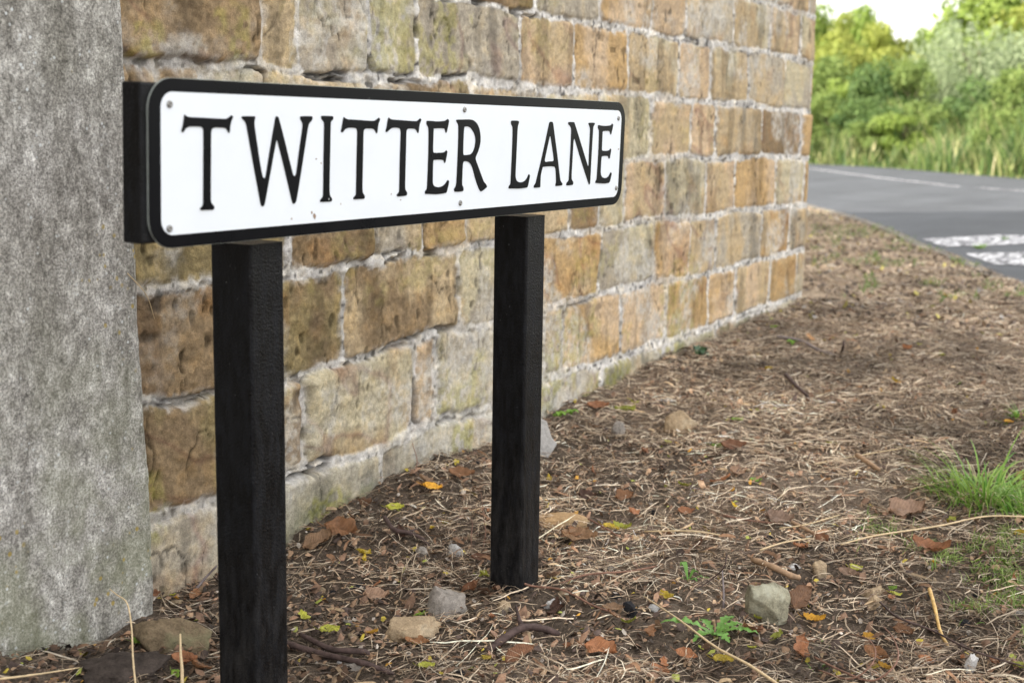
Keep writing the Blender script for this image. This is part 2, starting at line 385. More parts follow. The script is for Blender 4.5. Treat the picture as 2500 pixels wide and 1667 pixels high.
rk = 1-np.abs(fbm(S*9+hr(61)*40, Zg*9+hr(62)*40, 301, 4)); strata = fbm(S*5+hr(63)*30+Zg*8*(hr(64)-.3), Zg*26, 305, 3)
facet = np.maximum((u*(hr(65)-.5)+v*(hr(66)-.5))*.28, (u*(hr(67)-.5)+v*(hr(68)-.5))*.12)
hs = (hr(60)*.0055-.001)+facet+(rk-.75)*.011+strata*.003+fbm(S*38, Zg*38, 309, 4)*.0032+fbm(S*110, Zg*110, 311, 3)*.0020
crk = np.abs(fbm(S*15+hr(71)*50, Zg*5+hr(72)*50, 321, 5)); ckm = np.exp(-(crk/.022)**2)*sst(.44, .58, vn(S*14, Zg*8, 322)); pit = sst(.78, .9, vn(S*55, Zg*40, 324))*sst(.5, .7, vn(S*7, Zg*7, 325)); hs = hs-.006*ckm-.004*pit
hs = np.where(row == 0, hs*.5+.002, hs)
prot = (row == 5) & (S < s_of(628, H0+.18)); hs = hs+prot*.014
prot2 = (row == 2) & (S > s_of(1930, H0-.35)); hs = hs+prot2*.012
flat_ = np.interp(S, [1.5, 3.2], [.85, .36]); stone = bev*.0030+hs*bev*flat_
mort = .0030+fbm(S*45, Zg*45, 331, 4)*.0055+fbm(S*120, Zg*120, 335, 2)*.0015
hole = sst(.60, .70, vn(S*16, Zg*26, 341))*sst(.3, .6, vn(S*2.5, Zg*2.5, 343))*np.exp(-((dd-mw*.7)/.0045)**2)
hole = hole*np.interp(S, [2.6, 3.4], [1., .25]); mort = mort-.024*hole
hh = stone*msk+mort*(1-msk)
px_, py_, nx_, ny_ = path(S)
bow = fbm(S*1.1, Zg*1.1, 351, 2)*.004
hh = hh+bow
V = np.stack([px_+nx_*hh, py_+ny_*hh, Zg], -1)
# base colours of stone and mortar
base = np.zeros(S.shape+(3,)); second = np.zeros_like(base)
for i in range(len(BND)):
    mk = row == i
    if not mk.any(): continue
    arr = np.array([PAL[c] for c in CK[i]]+[PAL['T']]); nb = len(CK[i])
    alt = np.array([PAL[random.choice(dict(O='OTK', T='TPKG', G='GTP', P='PTG', K='KTO', B='BDT', L='LWG', D='DB', W='WPG', V='VTBP')[c])] for c in CK[i]]+[PAL['T']])
    kk = np.clip(cell[mk], 0, nb); base[mk] = arr[kk]; second[mk] = alt[kk]
mixf = sst(-.2, .25, fbm(S*8+hr(81)*30, Zg*6+hr(82)*30, 401, 4))
col = base+(second-base)*mixf[..., None]
col = col*(1+.16*(hr(83)-.5))[..., None]
iron = sst(.22, .42, fbm(S*7+9, Zg*9+hr(84)*20, 411, 4))*(hr(85) > .25); iron = iron*.24; col = col*(1-iron[..., None])+np.array([.36, .18, .065])*iron[..., None]
streak = sst(.12, .45, fbm(S*16, Zg*2.6+hr(86)*9, 421, 4)); col = col*(1-.33*streak)[..., None]
band = np.exp(-(fbm(S*4+hr(89)*12, Zg*6+S*3, 425, 3)/.05)**2)*(hr(88) > .55); col = col*(1-.3*band[..., None]*np.array([.7, 1., .9]))
col = col*(1-.68*ckm)[..., None]*(1-.55*pit)[..., None]; grn = fbm(S*120, Zg*120, 427, 3); col = col*(1+np.interp(S, [2, 4], [.34, .16])*grn)[..., None]; bed = fbm(S*3+hr(90)*30, Zg*70, 428, 3)*(hr(91) > .4); col = col*(1+.16*bed)[..., None]
bloom = sst(.02, .30, fbm(S*5, Zg*5, 431, 5)+.30*np.exp(-np.clip(Zg-.05, 0, 9)/.14)+.14*sst(.8, 1.1, Zg)*(S < 3.2)-.12)
lk = np.isin(row, [5]) & (S > s_of(700, H0+.18)) & (S < s_of(900, H0+.18)); bloom = np.maximum(bloom, lk*.85*sst(-.15, .1, fbm(S*22, Zg*22, 436, 3)))
gran = sst(-.25, .2, fbm(S*70, Zg*70, 433, 3)); bl = bloom*(.35+.65*gran)*.62
col = col*(1-bl[..., None])+np.array([.60, .585, .54])*bl[..., None]
gl = sst(.12, .34, fbm(S*6+3, Zg*6+8, 441, 4))*(.25+.75*np.exp(-np.clip(Zg-.08, 0, 9)/.22))*(S < 3.9); gl = np.maximum(gl, (sst(.1, .3, fbm(S*9, Zg*9, 447, 3))*(row == 5)*(S < 2.55))*.7)
gl *= sst(-.35, .15, fbm(S*60, Zg*60, 443, 3))*.6
col = col*(1-gl[..., None])+np.array([.36, .34, .09])*gl[..., None]
moss = np.exp(-np.abs(Zg-gz(S, np.full(S.shape, WALL_Y))-.015)/.035)*sst(-.1, .3, fbm(S*14, Zg*14, 451, 3))*.5
col = col*(1-moss[..., None])+np.array([.10, .12, .04])*moss[..., None]
mc = np.array([.74, .72, .685])*(.86+.42*fbm(S*75, Zg*75, 461, 4))[..., None]
mc = mc*(1-.25*sst(.1, .4, fbm(S*9, Zg*9, 463, 3))[..., None]); mc = mc*(1-.7*sst(.74, .86, vn(S*85, Zg*85, 465)))[..., None]
mc = mc*(1-.75*hole[..., None])
edge = sst(.35, .6, vn(S*5, Zg*5, 467)); smear = 1-sst(0, .012, dd-mw-.002); mm_ = np.clip(1-msk+.55*smear*edge*gran, 0, 1)
mm_ = mm_*(.62+.38*sst(-.45, -.05, fbm(S*4, Zg*4, 469, 3)))
col = col*(1-mm_[..., None])+mc*mm_[..., None]
wall = empty('stone_wall', (3, WALL_Y, 0), 'coursed sandstone wall in tan and orange blocks with pale mortar, rounding off by the road', 'wall')
wm = mesh_np('masonry', V.reshape(-1, 3)-np.array([3, WALL_Y, 0]), grid_faces(len(sa), len(za)), np.clip(col, .01, .9).reshape(-1, 3))
link('masonry', wm, MW, wall, smooth=True)
bm = bmesh.new(); box_bm(bm, -9.5-3, 5.22-3, .12, 6.3, -.1, 7.6)  # unseen block behind the wall, added and sized to shade ground and road
link('shade_block', bm_mesh('shade_block', bm), MW, wall)
ca = wall.children[-1].data if False else None

# grey upright pier at the left end of the wall
def pier():
    ax = axis([(.45, 1., .02), (1., 1.505, .004)]); az = axis([(-.15, 1.0, .006), (1.0, 2.2, .03)])
    A, Z = np.meshgrid(ax, az, indexing='ij')
    edgex = -.005*np.abs(fbm(Z*7, Z*0+2, 501, 4))-.0015*np.abs(fbm(Z*50, Z*0, 503, 2))+(.0045-.0387*Z)
    t = (A-.45)/(1.505-.45); Xp = A+edgex*t**3
    d = np.clip((1.505-A), 0, 1)
    Y = 1.505+fbm(A*5, Z*3, 505, 3)*.006+fbm(A*45, Z*22, 507, 3)*.0022+.010*np.exp(-d/.006)
    Y = Y-.02*sst(.25, .0, Z)*0
    V = np.stack([Xp, Y, Z], -1).reshape(-1, 3); Fc = grid_faces(len(ax), len(az))
    n0 = len(V); nz = len(az); e = V.reshape(len(ax), nz, 3)[-1]
    side = np.stack([e, e+np.array([-.004, .035, 0]), e*np.array([1, 0, 1])+np.array([-.006, 1.7, 0])], 0).reshape(-1, 3)
    V2 = np.concatenate([V, side]); F2 = grid_faces(3, nz)+n0
    lo = V.reshape(len(ax), nz, 3)[0]; s2 = np.stack([lo*np.array([1, 0, 1])+np.array([0, 1.7, 0]), lo], 0).reshape(-1, 3)
    n1 = len(V2); V2 = np.concatenate([V2, s2]); F3 = grid_faces(2, nz)+n1
    n2 = len(V2); V2 = np.concatenate([V2, [(.45, 1.5, 2.2), (1.51, 1.5, 2.2), (1.51, 1.7, 2.2), (.45, 1.7, 2.2)]])
    Fc = np.concatenate([Fc, F2, F3, [[n2, n2+1, n2+2, n2+3]]])
    o = link('stone_pier', mesh_np('stone_pier', V2, Fc), MP, smooth=True)
    tag(o, 'smooth grey weathered pier at the left end of the sandstone wall, speckled with lichen', 'pier')
pier()

# ------------------------------------------------------------------ street name sign
SP = np.array([1.0322, 1.02414, .04776+H0]); SL, SH, LE = 1.1623, .18, .02795
e1 = np.array([1., 0, .001]); e2 = np.array([0., math.sin(LE), -math.cos(LE)]); e3 = np.cross(e2, e1)*1.0   # e3: towards the viewer side
if e3[1] > 0: e3 = -e3
def sign_uv(px, py):
    d = ray(px, py); t = ((SP-CAM)@e3)/(d@e3); q = CAM+d*t-SP; return float(q@e1), float(q@e2)
sign = empty('street_name_sign', (1.6, 1.06, 0), 'black and white TWITTER LANE nameplate on two square black posts before the stone wall', 'street sign')
SO = np.array([1.6, 1.06, 0])
def prism(name, loops, d0, d1, m, parent, bev=0, fine=False):
    """loops of sign coordinates (first outline, then holes) as a slab between heights d0 and d1 above the plate face"""
    tri = tessellate_polygon([[Vector((a, b, 0)) for a, b in lp] for lp in loops])
    pts = [p for lp in loops for p in lp]; n = len(pts); V = []
    for dd_ in (d1, d0):
        for a, b in pts: V.append(SP+e1*a+e2*b+e3*dd_-SO)
    bm = bmesh.new(); vs = [bm.verts.new(p) for p in V]
    for t in tri:
        try: bm.faces.new([vs[i] for i in t]); bm.faces.new([vs[n+i] for i in reversed(t)])
        except ValueError: pass
    k = 0
    for lp in loops:
        for i in range(len(lp)):
            a, b = k+i, k+(i+1) % len(lp); bm.faces.new([vs[a], vs[b], vs[n+b], vs[n+a]])
        k += len(lp)
    return link(name, bm_mesh(name, bm), m, parent)
def rrect(u0_, v0_, u1, v1, r, n=10):
    out = []
    for cx, cy, a0 in ((u1-r, v0_+r, -90), (u1-r, v1-r, 0), (u0_+r, v1-r, 90), (u0_+r, v0_+r, 180)):
        for k in range(n+1): a = R(a0+90*k/n); out.append((cx+r*math.cos(a), cy+r*math.sin(a)))
    return out
MBLK = m_plate('black sign enamel', (.0028, .0032, .005), .3, (.4, .42, .42), .10); MWHT = m_plate('white sign enamel', (.80, .855, .92), .35, (.35, .28, .22), .3)
MALU = m_plain('bare plate edge', (.42, .46, .44), .45, .5, 60, .2, 0, obj=False, metal=.6)
MDIRT = m_plain('dirt mark', (.33, .25, .20), .9, .1, 400, .4, .0002, obj=False)
MSCR = m_plain('screw steel', (.30, .30, .29), .5, .5, 300, .35, .0004, obj=False, metal=.7)
ua, va = sign_uv(392.5, 400); ub, vb = sign_uv(1512.5, 370); _, vt = sign_uv(700, 240.3); vt1 = sign_uv(450, 226.5)[1]; vt2 = sign_uv(1480, 270)[1]
vb1 = sign_uv(450, 577.5)[1]; vb2 = sign_uv(1477, 480.5)[1]
prism('plate_edge', [rrect(0, 0, SL, SH, .034, 14)], -.0032, -.0009, MALU, sign)
prism('plate', [rrect(.0004, .0004, SL-.0004, SH-.0004, .0336, 14)], -.0008, 0, MBLK, sign)
prism('white_panel', [rrect(ua, (vt1+vt2)/2, ub, (vb1+vb2)/2, .017, 8)], .0001, .0006, MWHT, sign)
def catm(pts, n=3):
    out = []; N = len(pts)
    for i in range(N):
        p0, p1, p2, p3 = (np.array(pts[(i+k) % N], float) for k in (-1, 0, 1, 2))
        d1_, d2_ = p1-p0, p2-p1; L1, L2, L3 = np.hypot(*d1_), np.hypot(*d2_), np.hypot(*(p3-p2))
        t1 = (p2-p0)/(L1+L2+1e-9)*L2; t2 = (p3-p1)/(L2+L3+1e-9)*L2
        for k in range(n):
            t = k/n; h = (2*t**3-3*t**2+1)*p1+(t**3-2*t**2+t)*t1*.7+(-2*t**3+3*t**2)*p2+(t**3-t**2)*t2*.7
            out.append(tuple(h))
    return out
LET = [  # letter outlines: (crop x, crop y, scale, outlines)
 (430, 270, 6.033, ["112,62 125,70 150,88 195,98 300,103 700,125 745,118 775,95 805,75 825,98 800,160 785,230 778,310 765,335 745,300 725,268 690,257 560,252 520,268 503,310 500,700 498,1300 510,1365 545,1405 550,1430 540,1460 440,1465 360,1468 342,1448 380,1405 390,1350 392,700 392,300 380,262 350,242 250,237 180,240 130,265 95,320 75,318 68,300 85,240 100,150"]),
 (580, 270, 6.274, ["60,92 248,92 258,110 243,190 270,400 330,800 370,1010 385,1035 410,1035 425,990 480,640 550,230 575,100 592,92 612,105 640,200 700,430 830,960 845,1000 858,1010 875,1000 890,960 930,650 985,260 985,200 950,130 955,95 1125,93 1135,120 1120,160 1080,210 1060,300 960,950 890,1370 870,1420 850,1432 830,1410 780,1200 700,860 600,470 590,450 578,475 500,900 410,1400 390,1460 372,1470 350,1450 320,1300 200,650 125,230 100,165 55,120"]),
 (770, 270, 6.819, ["92,95 180,95 270,100 283,120 275,160 245,190 240,260 232,700 222,1250 228,1410 260,1465 262,1500 245,1520 150,1522 75,1525 68,1500 110,1445 120,1400 125,900 135,300 132,200 90,140"]),
 (770, 270, 6.819, ["460,115 480,130 515,150 600,155 940,180 985,172 1015,150 1045,128 1062,155 1035,230 1018,370 1005,385 985,345 960,315 920,305 820,308 795,330 787,370 780,750 770,1250 775,1370 808,1425 800,1470 720,1478 635,1482 622,1460 662,1410 668,1350 675,900 687,400 685,340 665,302 610,293 530,296 480,320 435,372 415,355 430,280"]),
 (930, 280, 7.465, ["128,62 150,82 200,98 350,108 610,128 655,120 700,80 720,100 690,190 672,330 658,345 640,300 610,270 560,263 480,266 455,290 448,340 440,700 428,1200 430,1370 462,1425 455,1475 390,1490 290,1495 280,1465 320,1415 325,1350 335,800 350,350 345,285 325,255 260,245 190,250 150,275 95,325 75,315 95,230 110,130"]),
 (930, 280, 7.465, ["825,125 880,122 1000,132 1110,128 1170,115 1205,90 1222,110 1222,150 1185,325 1170,340 1160,300 1145,262 950,262 945,300 935,650 945,698 1000,703 1100,700 1150,690 1178,660 1195,690 1162,870 1148,890 1125,835 950,833 938,860 930,1200 935,1270 960,1310 1030,1330 1100,1315 1160,1270 1205,1200 1228,1230 1190,1400 1175,1430 1080,1450 980,1458 860,1452 798,1450 795,1405 825,1365 835,1250 855,700 858,350 852,240 822,185"]),
 (1090, 280, 7.836, ["180,108 300,104 430,102 500,120 565,175 610,270 635,400 637,500 620,620 580,740 545,820 545,870 580,970 650,1160 700,1290 745,1345 760,1385 745,1410 645,1478 600,1400 540,1230 490,1040 455,960 410,915 360,900 315,908 300,950 290,1150 285,1350 312,1410 308,1460 290,1475 150,1482 135,1430 165,1380 180,1300 200,900 215,500 218,230 210,190 180,140",
                      "325,250 350,238 400,236 450,265 500,330 535,420 545,500 530,620 500,710 455,765 400,778 318,783 305,750 310,500"]),
 (1230, 290, 8.253, ["145,52 280,58 290,90 270,150 260,250 240,700 222,1100 225,1200 250,1265 300,1290 370,1285 420,1255 460,1200 490,1130 510,1155 495,1250 460,1390 380,1408 280,1418 200,1415 90,1415 90,1375 120,1330 130,1200 150,800 165,400 165,180 135,110"]),
 (1230, 290, 8.253, ["925,75 965,80 980,120 1010,350 1070,800 1125,1250 1165,1320 1160,1352 1035,1368 1030,1350 1042,1290 1040,1150 1015,980 775,982 760,1020 730,1150 720,1380 710,1393 600,1400 597,1360 630,1310 650,1230 730,900 820,500 905,100",
                      "920,360 932,375 960,550 995,800 995,850 980,868 900,872 830,883 815,870 812,830 860,600 910,370"]),
 (1370, 290, 9.223, ["155,93 275,95 290,130 370,380 480,740 580,1060 600,1090 608,1040 620,700 640,280 635,210 605,130 615,108 735,110 740,135 710,190 700,300 665,900 635,1470 618,1497 605,1470 500,1150 400,830 290,465 270,480 260,540 240,900 220,1250 222,1380 255,1440 250,1490 235,1505 110,1512 110,1465 155,1405 165,1300 190,850 215,330 212,230 190,180 150,130"]),
 (1370, 290, 9.223, ["825,160 880,170 980,178 1060,172 1110,160 1135,130 1155,160 1110,365 1098,372 1075,295 930,295 918,320 902,650 903,715 920,735 1000,738 1070,725 1095,690 1110,715 1078,905 1062,915 1040,855 905,860 892,900 875,1180 880,1270 905,1325 960,1350 1020,1340 1060,1300 1105,1222 1122,1255 1080,1430 1060,1455 990,1470 900,1470 765,1458 760,1430 785,1380 800,1200 825,800 840,400 840,280 818,220"])]
for cx, cy, s, outs in LET:
    loops = []
    for t in outs:
        pts = [tuple(map(float, q.split(','))) for q in t.split()]
        loops.append([sign_uv(cx+a/s, cy+b/s) for a, b in catm(pts)])
    prism('letter', loops, .0007, .0016, MBLK, sign)
for px, py in ((412.3, 254.8), (412.3, 558), (1132.6, 269.3), (1122.2, 496.7), (1510.6-2, 291), (1502.9, 461)):
    cu, cv = sign_uv(px, py); bm = bmesh.new(); rings = []
    prof = [(.0041, .0006), (.0041, .0014), (.0036, .0024), (.0026, .0029), (.0016, .0030), (.0013, .0018), (.0001, .0016)]
    for rad, h in prof:
        rings.append([bm.verts.new(SP+e1*(cu+rad*math.cos(a))+e2*(cv+rad*math.sin(a))+e3*h-SO) for a in np.linspace(0, 2*math.pi, 17)[:-1]])
    for a, b in zip(rings, rings[1:]):
        for i in range(16): bm.faces.new([a[i], a[(i+1) % 16], b[(i+1) % 16], b[i]])
    link('screw', bm_mesh('screw', bm), MSCR, sign, smooth=True)
for px, py, w_, h_ in ((767, 528, .0032, .0042), (760, 520, .0016, .0022), (711, 535, .0012, .0016), (771, 389, .0011, .0011), (977, 489, .0015, .0008), (1509, 366, .0022, .0012), (954, 475, .0009, .0016)):
    cu, cv = sign_uv(px, py); lp = [(cu+w_*(.6+.5*random.random())*math.cos(a), cv+h_*(.6+.5*random.random())*math.sin(a)) for a in np.linspace(0, 2*math.pi, 10)[:-1]]
    prism('dirt_mark', [lp], .0007, .0011, MDIRT, sign)
# backing board, in the plane of the plate
def board(name, u0_, u1, v0_, v1, d0, d1, bev):
    bm = bmesh.new(); box_bm(bm, u0_, u1, v0_, v1, d0, d1, bev)
    for vtx in bm.verts:
        a, b, c = vtx.co; vtx.co = SP+e1*a+e2*b+e3*c-SO
    return link(name, bm_mesh(name, bm), MPOST, sign)
board('backing_board', -.0085, SL-.012, .0055, SH-.0065, -.0305, -.0034, .0025)
PW = .0633
for X0 in (1.2265, 1.9045):
    bm = bmesh.new(); za_ = np.linspace(-.25, .625, 40); rg = []
    # square section with rounded arrises, slightly uneven along its height
    sec = [(a-PW/2, b-PW/2) for a, b in rrect(0, 0, PW, PW, .0045, 3)]
    for k, z in enumerate(za_):
        j = .0004*math.sin(k*1.7+X0*9); rg.append([bm.verts.new((X0+PW/2+a+j-SO[0], 1.060+PW/2+b+j*.6-SO[1], z)) for a, b in sec])
    for a, b in zip(rg, rg[1:]):
        for i in range(len(sec)): bm.faces.new([a[i], a[(i+1) % len(sec)], b[(i+1) % len(sec)], b[i]])
    bm.faces.new(rg[-1]); bm.faces.new(list(reversed(rg[0])))
    link('post', bm_mesh('post', bm), MPOST, sign)

# ------------------------------------------------------------------ road, kerb, markings
NEAR = [(60, 27.5), (30, 12.6), (20, 7.6), (14, 4.65), (12.12, 3.72), (11.32, 3.21), (10.35, 2.73), (9.55, 2.33), (8.64, 1.97), (8.15, 1.75), (7.79, 1.55), (7.08, 1.26), (6.3, .96), (5.6, .5), (5.0, -.2), (4.6, -1.2), (4.4, -3), (4.3, -8), (4.3, -40)]
FAR = [(-30, -40.5), (10, -7.4), (20, 1.15), (22.71, 3.58), (23.55, 4.07), (24.64, 5.0), (26.51, 6.2), (28.0, 7.44), (28.98, 8.95), (34, 14), (60, 38)]
def chaikin(p, n=2):
    p = [np.array(q, float) for q in p]
    for _ in range(n):
        o = [p[0]]
        for a, b in zip(p, p[1:]): o += [a*.75+b*.25, a*.25+b*.75]
        p = o+[p[-1]]
    return p
NEARs, FARs = chaikin(NEAR), chaikin(FAR)
RZ = .096
poly = [tuple(q) for q in NEARs]+[tuple(q) for q in FARs]
def inside(X, Y, P):
    r = np.zeros(X.shape, bool); n = len(P)
    for i in range(n):
        x0, y0 = P[i]; x1, y1 = P[(i+1) % n]
        c = ((y0 > Y) != (y1 > Y)); xx = (x1-x0)*(Y-y0)/((y1-y0) if abs(y1-y0) > 1e-9 else 1e-9)+x0
        r ^= c & (X < xx)
    return r
ins = inside(XX, YY, poly)
me = ground.data; co = np.empty(len(me.vertices)*3, np.float32); me.vertices.foreach_get('co', co); co = co.reshape(-1, 3)
co[ins.ravel(), 2] = np.minimum(co[ins.ravel(), 2], .045); me.vertices.foreach_set('co', co.ravel()); me.update()
tri = tessellate_polygon([[Vector((a, b, 0)) for a, b in poly]])
rm = mesh_np('road', [(a, b, RZ) for a, b in poly], np.array(tri))
road = link('road', rm, MROAD)
bm = bmesh.new(); bm.from_mesh(rm); bmesh.ops.recalc_face_normals(bm, faces=bm.faces)
for f in bm.faces:
    if f.normal.z < 0: f.normal_flip()
bm.to_mesh(rm); bm.free(); tag(road, kind='structure')
def strip(name, pts, w0, w1, z0, z1, m, jig=0):
    P = np.array(pts); T = np.gradient(P, axis=0); T /= np.linalg.norm(T, axis=1)[:, None]; N = np.stack([-T[:, 1], T[:, 0]], 1)
    bm = bmesh.new(); rg = []
    for k, (p, n) in enumerate(zip(P, N)):
        a, b = p+n*(w0+jig*(hsh(np.array(k), np.array(1), 3)-.5)), p+n*w1
        rg.append([bm.verts.new(q) for q in ((a[0], a[1], z0), (a[0], a[1], z1-.004), (a[0]*.93+b[0]*.07, a[1]*.93+b[1]*.07, z1), (b[0]*.93+a[0]*.07, b[1]*.93+a[1]*.07, z1), (b[0], b[1], z1-.004), (b[0], b[1], z0))])
    for a, b in zip(rg, rg[1:]):
        for i in range(5): bm.faces.new([a[i], a[i+1], b[i+1], b[i]])
    return link(name, bm_mesh(name, bm), m)
dense = chaikin([p for p in NEAR if p[0] < 31 and p[1] > -9], 4)
MKERB = m_plain('kerb stone', (.17, .155, .13), .9, .2, 30, .35, .003, obj=False)
kb = strip('kerb', dense, -.07, .004, .0, .1005, MKERB); kb.name = 'kerb'; tag(kb, kind='structure')
def flat(name, P, z, m, sub=1):
    tri = tessellate_polygon([[Vector((a, b, 0)) for a, b in P]]); me = mesh_np(name, [(a, b, z) for a, b in P], np.array(tri))
    o = link(name, me, m); return tag(o, kind='structure')
flat('give_way_marking', [(8.85, 1.99), (9.2, 1.83), (9.58, 1.65), (9.8, 1.1), (9.6, .7), (9.2, .75), (9.02, 1.1), (8.92, 1.36), (8.53, 1.60), (8.37, 1.76)], RZ+.004, MPAINT)
flat('give_way_marking', [(7.92, 1.54), (8.25, 1.27), (8.5, .95), (8.6, .4), (7.7, .35), (7.5, .9), (7.39, 1.13), (7.36, 1.28)], RZ+.004, MPAINT)
cl = chaikin([(40, 16.5), (30, 10.7), (25.1, 7.76), (21.43, 5.72), (18.32, 3.69)], 2); cl2 = [(18.2, 3.45), (17.0, 2.1), (15.5, .8), (13, -1.6)]  # road line; its far stretch paints in a sunlit stripe on the asphalt
for L, wd in ((cl, .055), (cl2, .055)):
    P = np.array(L); T = np.gradient(P, axis=0); T /= np.linalg.norm(T, axis=1)[:, None]; N = np.stack([-T[:, 1], T[:, 0]], 1)
    flat('centre_line_sun_stripe', [tuple(q) for q in P+N*wd]+[tuple(q) for q in (P-N*wd)[::-1]], RZ+.004, MPAINT)

# ------------------------------------------------------------------ litter of dry grass and crumbs (uncountable)
def sample(n, x0=.95, x1=6.6, pw=1.5, fn=None, y1=1.555):
    out = []
    while sum(len(a) for a in out) < n:
        u_ = RS.rand(n*3); e = 1-pw; X = (x0**e+(x1**e-x0**e)*u_)**(1/e); Y = RS.uniform(-.7, y1, n*3)
        lat = X*r0[0]+Y*r0[1]; dp = X*math.cos(PSI)+Y*math.sin(PSI)
        ok = (lat/dp < .55) & (dp > .95) & ~((X < 1.51) & (Y > 1.49)) & ~((Y > 1.555) & (X < 5.45)) & ~inside(X, Y, poly)
        if fn is not None: ok &= RS.rand(n*3) < fn(X, Y)
        out.append(np.stack([X[ok], Y[ok]], 1))
    return np.concatenate(out)[:n]
def tone_(P, c):
    f = 1+.55*fbm(P[:, 0]*1.5, P[:, 1]*2.2, 641, 3)+.55*fbm(P[:, 0]*7, P[:, 1]*9, 643, 2)
    return np.clip(c*np.clip(f, .35, 1.6)[:, None], .01, .9)
def ribbons(name, P, L, W, az, arch, bend, colr, lift=0., K=6, m=None, up0=None):
    n = len(P); t = np.linspace(0, 1, K)[None, :]
    a = az[:, None]+bend[:, None]*(t-.5)*2+RS.normal(0, .15, (n, K)).cumsum(1)*.45
    dx = np.cos(a)*L[:, None]/K; dy = np.sin(a)*L[:, None]/K
    X = P[:, :1]+np.cumsum(dx, 1)-dx.sum(1, keepdims=True)/2; Y = P[:, 1:2]+np.cumsum(dy, 1)-dy.sum(1, keepdims=True)/2
    Y = np.where(X < 5.3, np.minimum(Y, WALL_Y-.004), Y)
    bz = gz(P[:, 0], P[:, 1])[:, None]*.5+gz(X, Y)*.5
    Z = bz+lift+arch[:, None]*4*t*(1-t)*.55+(t-.5)*RS.normal(0, .10, (n, 1))*L[:, None]+.0015+RS.uniform(0, .012, (n, 1))
    tx = -np.sin(a); ty = np.cos(a); tw = (W[:, None]/2)*np.where((t == 0) | (t == 1), .35, 1.)
    tl = RS.uniform(-.9, .9, (n, 1))
    A = np.stack([X+tx*tw, Y+ty*tw, Z+tw*tl], -1); B = np.stack([X-tx*tw, Y-ty*tw, Z-tw*tl], -1)
    colr = tone_(P, colr)
    V = np.stack([A, B], 2).reshape(n, K*2, 3)
    f = np.array([[2*k, 2*k+1, 2*k+3, 2*k+2] for k in range(K-1)]); Fc = (f[None]+(np.arange(n)*K*2)[:, None, None]).reshape(-1, 4)
    return V.reshape(-1, 3), Fc, np.repeat(colr, K*2, 0)
def pick(n, cols, wts, j=.2):
    c = np.array(cols)[RS.choice(len(cols), n, p=np.array(wts)/sum(wts))]
    return np.clip(c*(1+RS.uniform(-j, j, (n, 1))), .01, .9)
dens = lambda X, Y: np.clip(.45+.9*fbm(X*3.2, Y*3.2, 601, 3)+.22*(X-1.9)+.3*(1.1-Y), .12, 1)
parts_ = []
STC = [(.59, .485, .36), (.44, .345, .245), (.29, .21, .15), (.74, .645, .51), (.12, .088, .07)]
P = sample(62000, fn=dens); n = len(P); sc_ = .75+.13*P[:, 0]
parts_.append(ribbons('x', P, RS.gamma(2.2, .012, n)+.008, RS.uniform(.0005, .0017, n)*sc_, RS.uniform(0, math.pi*2, n), RS.uniform(0, .004, n), RS.normal(0, .24, n), pick(n, STC, [3.2, 4, 4, 1.5, 3.2]), K=5))
P = sample(30000, 2.8, 6.8, .6); n = len(P)
parts_.append(ribbons('x', P, RS.gamma(2.4, .014, n)+.01, RS.uniform(.0012, .003, n), RS.uniform(0, math.pi*2, n), RS.uniform(0, .006, n), RS.normal(0, .25, n), pick(n, STC, [3.4, 4, 3.4, 2, 3]), K=4))
P = sample(4200, fn=dens); n = len(P)
parts_.append(ribbons('x', P, RS.gamma(4, .019, n)+.03, RS.uniform(.0008, .0021, n), RS.normal(-.4, .8, n), RS.uniform(0, .009, n), RS.normal(0, .28, n), pick(n, STC, [3, 3, 2, 2, 1.5]), K=8))
P = sample(1300, fn=dens); n = len(P)
parts_.append(ribbons('x', P, RS.uniform(.02, .06, n), RS.uniform(.0035, .0065, n), RS.uniform(0, 6.28, n), RS.uniform(.002, .008, n), RS.normal(0, .5, n), pick(n, [(.50, .37, .23), (.34, .20, .12), (.22, .13, .08)], [2, 3, 2]), K=6))
P = sample(22000, fn=dens); n = len(P)
parts_.append(ribbons('x', P, RS.uniform(.005, .018, n), RS.uniform(.001, .003, n), RS.uniform(0, 6.28, n), RS.uniform(0, .004, n), RS.normal(0, .4, n), pick(n, [(.44, .32, .2), (.24, .14, .085), (.09, .06, .045), (.34, .26, .19)], [2, 3, 3, 1]), K=3))
P = sample(26000, 4.6, 12.6, .6, y1=3.9); n = len(P)
parts_.append(ribbons('x', P, RS.gamma(3, .02, n)+.015, RS.uniform(.002, .0055, n), RS.uniform(0, 6.28, n), RS.uniform(0, .012, n), RS.normal(0, .5, n), pick(n, STC, [2.5, 4, 4, 1.2, 4]), K=3))
def join(ps):
    V, Fc, C = [], [], []; o = 0
    for v, f, c in ps: V.append(v); Fc.append(f+o); C.append(c); o += len(v)
    return np.concatenate(V), np.concatenate(Fc), np.concatenate(C)
o = link('dry_grass_litter', mesh_np('dry_grass_litter', *join(parts_)), MSTRAW); tag(o, 'dry straw and grass stems matted over the bare soil', 'dead grass', kind='stuff')
